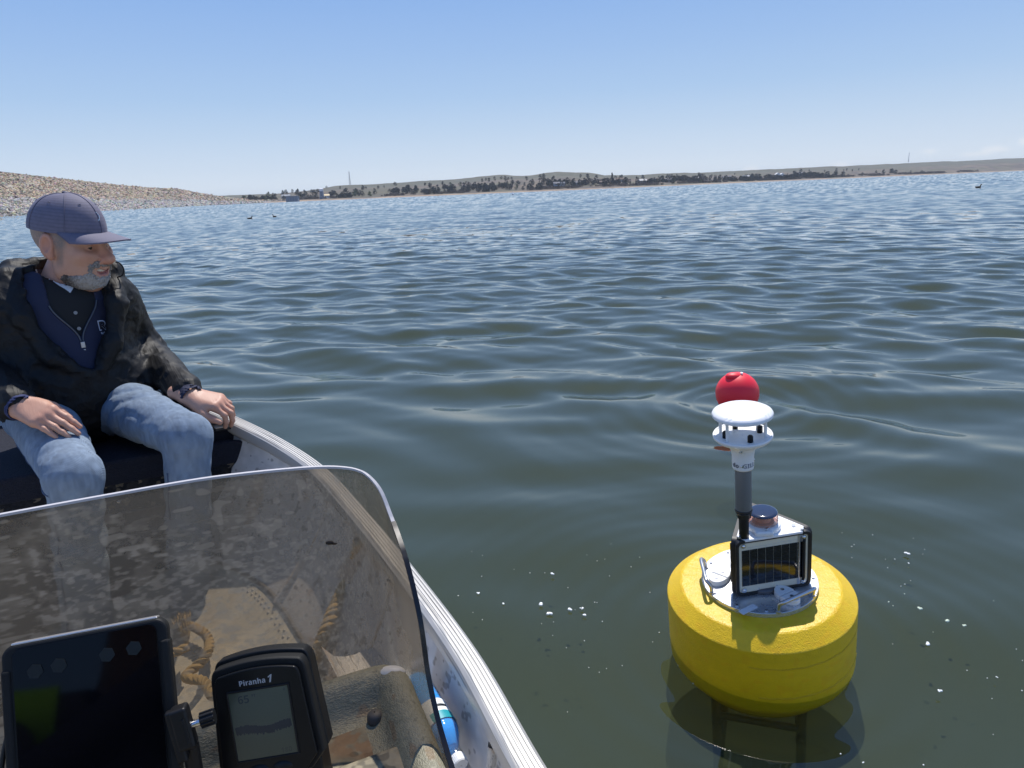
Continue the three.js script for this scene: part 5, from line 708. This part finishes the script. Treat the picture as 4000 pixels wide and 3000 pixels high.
  for (const y of [1.065, 1.02]) { const p = surf(torso, .04, y, -.0205); part('button', tf(new THREE.CylinderGeometry(.005, .005, .002, 14), { r: [Math.PI / 2, 0, 0] }).rotateY(.64).translate(p.x, p.y, p.z), M('grey button', [.25, .26, .28], .3), qz); }
  { const p = surf(zipF, .1, 1.005, .0025), put = (str, size, dy, m, l) => { const g = new TextGeometry(str, { font, size, depth: .0012, curveSegments: 3, bevelEnabled: false }); g.computeBoundingBox(); g.translate(-g.boundingBox.max.x / 2, dy, l).rotateX(-.12).rotateY(.78).translate(p.x, p.y, p.z); part('chest_emblem', g, m, qz); }; put('R', .03, 0, M('pale thread', [.45, .5, .62], .6), 0); put('R', .0235, .0032, M('dark thread', [.01, .01, .02], .7), .0008); put('CONSULT', .0068, -.012, M('pale thread', [.4, .45, .56], .6), 0); }
  part('drawcord', tube([[-1.165, 1.195, -2.15], [-1.148, 1.192, -2.14], [-1.14, 1.175, -2.14], [-1.146, 1.158, -2.14], [-1.17, 1.15, -2.15]], .002, 30, 6), black, jacket);
  { const d = Lel.clone().sub(Lwr).normalize(), d2 = Rel.clone().sub(Rwr).normalize(); const cuff = (W, dd) => net((x, y, z) => smax(dCap(W.clone().addScaledVector(dd, -.004), W.clone().addScaledVector(dd, .06), .036, .037)(x, y, z) + .003 * (noise3(x * 40, y * 40, z * 40) - .5), -dCap(W.clone().addScaledVector(dd, -.1), W.clone().addScaledVector(dd, .012), .031, .031)(x, y, z), .004), [W.x - .12, W.y - .1, W.z - .13], [W.x + .12, W.y + .12, W.z + .12], .005); part('cuff', cuff(Lwr, d), knit, man); part('cuff', cuff(Rwr, d2), M('blue cuff cloth', [.025, .035, .11], .8), man); }
  // jeans with pulled folds across the left thigh
  const kd = Lkn.clone().sub(Lhip), kl = kd.length(), ku = kd.clone().normalize(), kr = Rkn.clone().sub(Rhip), krl = kr.length(), kru = kr.clone().normalize();
  const jeansB = blend([inT(dEll(V(0, .765, .0), V(.185, .115, .14))), dCap(Lhip, Lkn, .09, .062), dCap(Lkn, Lan, .061, .055), dCap(Rhip, Rkn, .09, .064), dCap(Rkn, Ran, .063, .056)], .025);
  const jeansF = (x, y, z) => {
    const b = jeansB(x, y, z); if (b > .05 || b < -.05) return b;
    const t = ((x - Lhip.x) * ku.x + (y - Lhip.y) * ku.y + (z - Lhip.z) * ku.z) / kl, t2 = ((x - Rhip.x) * kru.x + (y - Rhip.y) * kru.y + (z - Rhip.z) * kru.z) / krl;
    const w = sstep(.05, .3, t) * sstep(.95, .6, t), ridge = Math.pow(Math.abs(Math.sin((x * 20 + z * 30 - y * 40) + 5.5 * noise3(x * 9, y * 9, z * 9))), .6) - .6;
    const bunch = (sstep(.36, .5, y) * sstep(.7, .58, y)) * .0035 * Math.sin(y * 80 + 5 * noise3(x * 12, 2, z * 12) + x * 40);
    return b - .007 * w * ridge * (x > -1.2 ? 1 : .3) + fold(x, y, z, .0026) + bunch * (z > -1.75 ? 1 : .8);
  };
  const gj = paint(net(jeansF, [-1.6, .2, -2.3], [-.76, .9, -1.5], .0068), (x, y, z) => { const n = fbm(x * 120, y * 30, z * 120, 3), m = fbm(x * 12, y * 12, z * 12, 3), wear = .26 + .22 * (m - .5); return [lerp(.115, .42, wear) * (.6 + .8 * n), lerp(.165, .5, wear) * (.6 + .8 * n), lerp(.24, .58, wear) * (.6 + .8 * n)]; });
  const denim = M('faded denim', [1, 1, 1], .85, { vertexColors: true, bumpMap: twill, bumpScale: .004 });
  const jeans = part('jeans', planar(gj, 3), denim, man);
  const seamAlong = (fn, A, B, dir) => tube([...Array(14).keys()].map((i) => { const c = A.clone().lerp(B, i / 13), d = dir.clone().normalize(); let k = .16; for (; k > 0; k -= .002) { const p = c.clone().addScaledVector(d, k); if (fn(p.x, p.y, p.z) < 0) break; } return c.addScaledVector(d, k + .001); }), .0026, 40, 5);
  const stitch = M('dark denim seam', [.05, .08, .15], .85);
  part('inseam', seamAlong(jeansF, Lkn.clone().add(V(0, -.08, 0)), Lan, V(-.6, 0, 1)), stitch, jeans); part('outseam', seamAlong(jeansF, Rhip.clone().lerp(Rkn, .15), Rkn, V(-.45, -.45, 1)), stitch, jeans); part('outseam', seamAlong(jeansF, Rkn.clone().add(V(0, -.1, 0)), Ran, V(-.3, 0, 1)), stitch, jeans);
  for (const A of [Lan, Ran]) { const d = V(.5, 0, .85).normalize(), m = M('brown shoe', [.09, .06, .04], .6), sole = M('dark sole', [.02, .02, .02], .8); const sh = part('shoe', net(blend([dCap(A.clone().add(V(0, -.04, 0)), A.clone().setY(.215), .042, .045), dCap(A.clone().setY(.205), A.clone().addScaledVector(d, .17).setY(.2), .043, .036)], .04), [A.x - .16, .15, A.z - .16], [A.x + .26, .32, A.z + .28], .008), m, man); part('sole', rod(A.clone().setY(.173), A.clone().addScaledVector(d, .17).setY(.172), .05, .044, 16).applyMatrix4(new THREE.Matrix4().makeTranslation(0, .173, 0).multiply(new THREE.Matrix4().makeScale(1, .3, 1)).multiply(new THREE.Matrix4().makeTranslation(0, -.173, 0))), sole, sh); }
}

scene.fog = new THREE.FogExp2(new THREE.Color(.86, .92, 1), .00009); // thin spring haze over the lake

renderer.render(scene, camera);
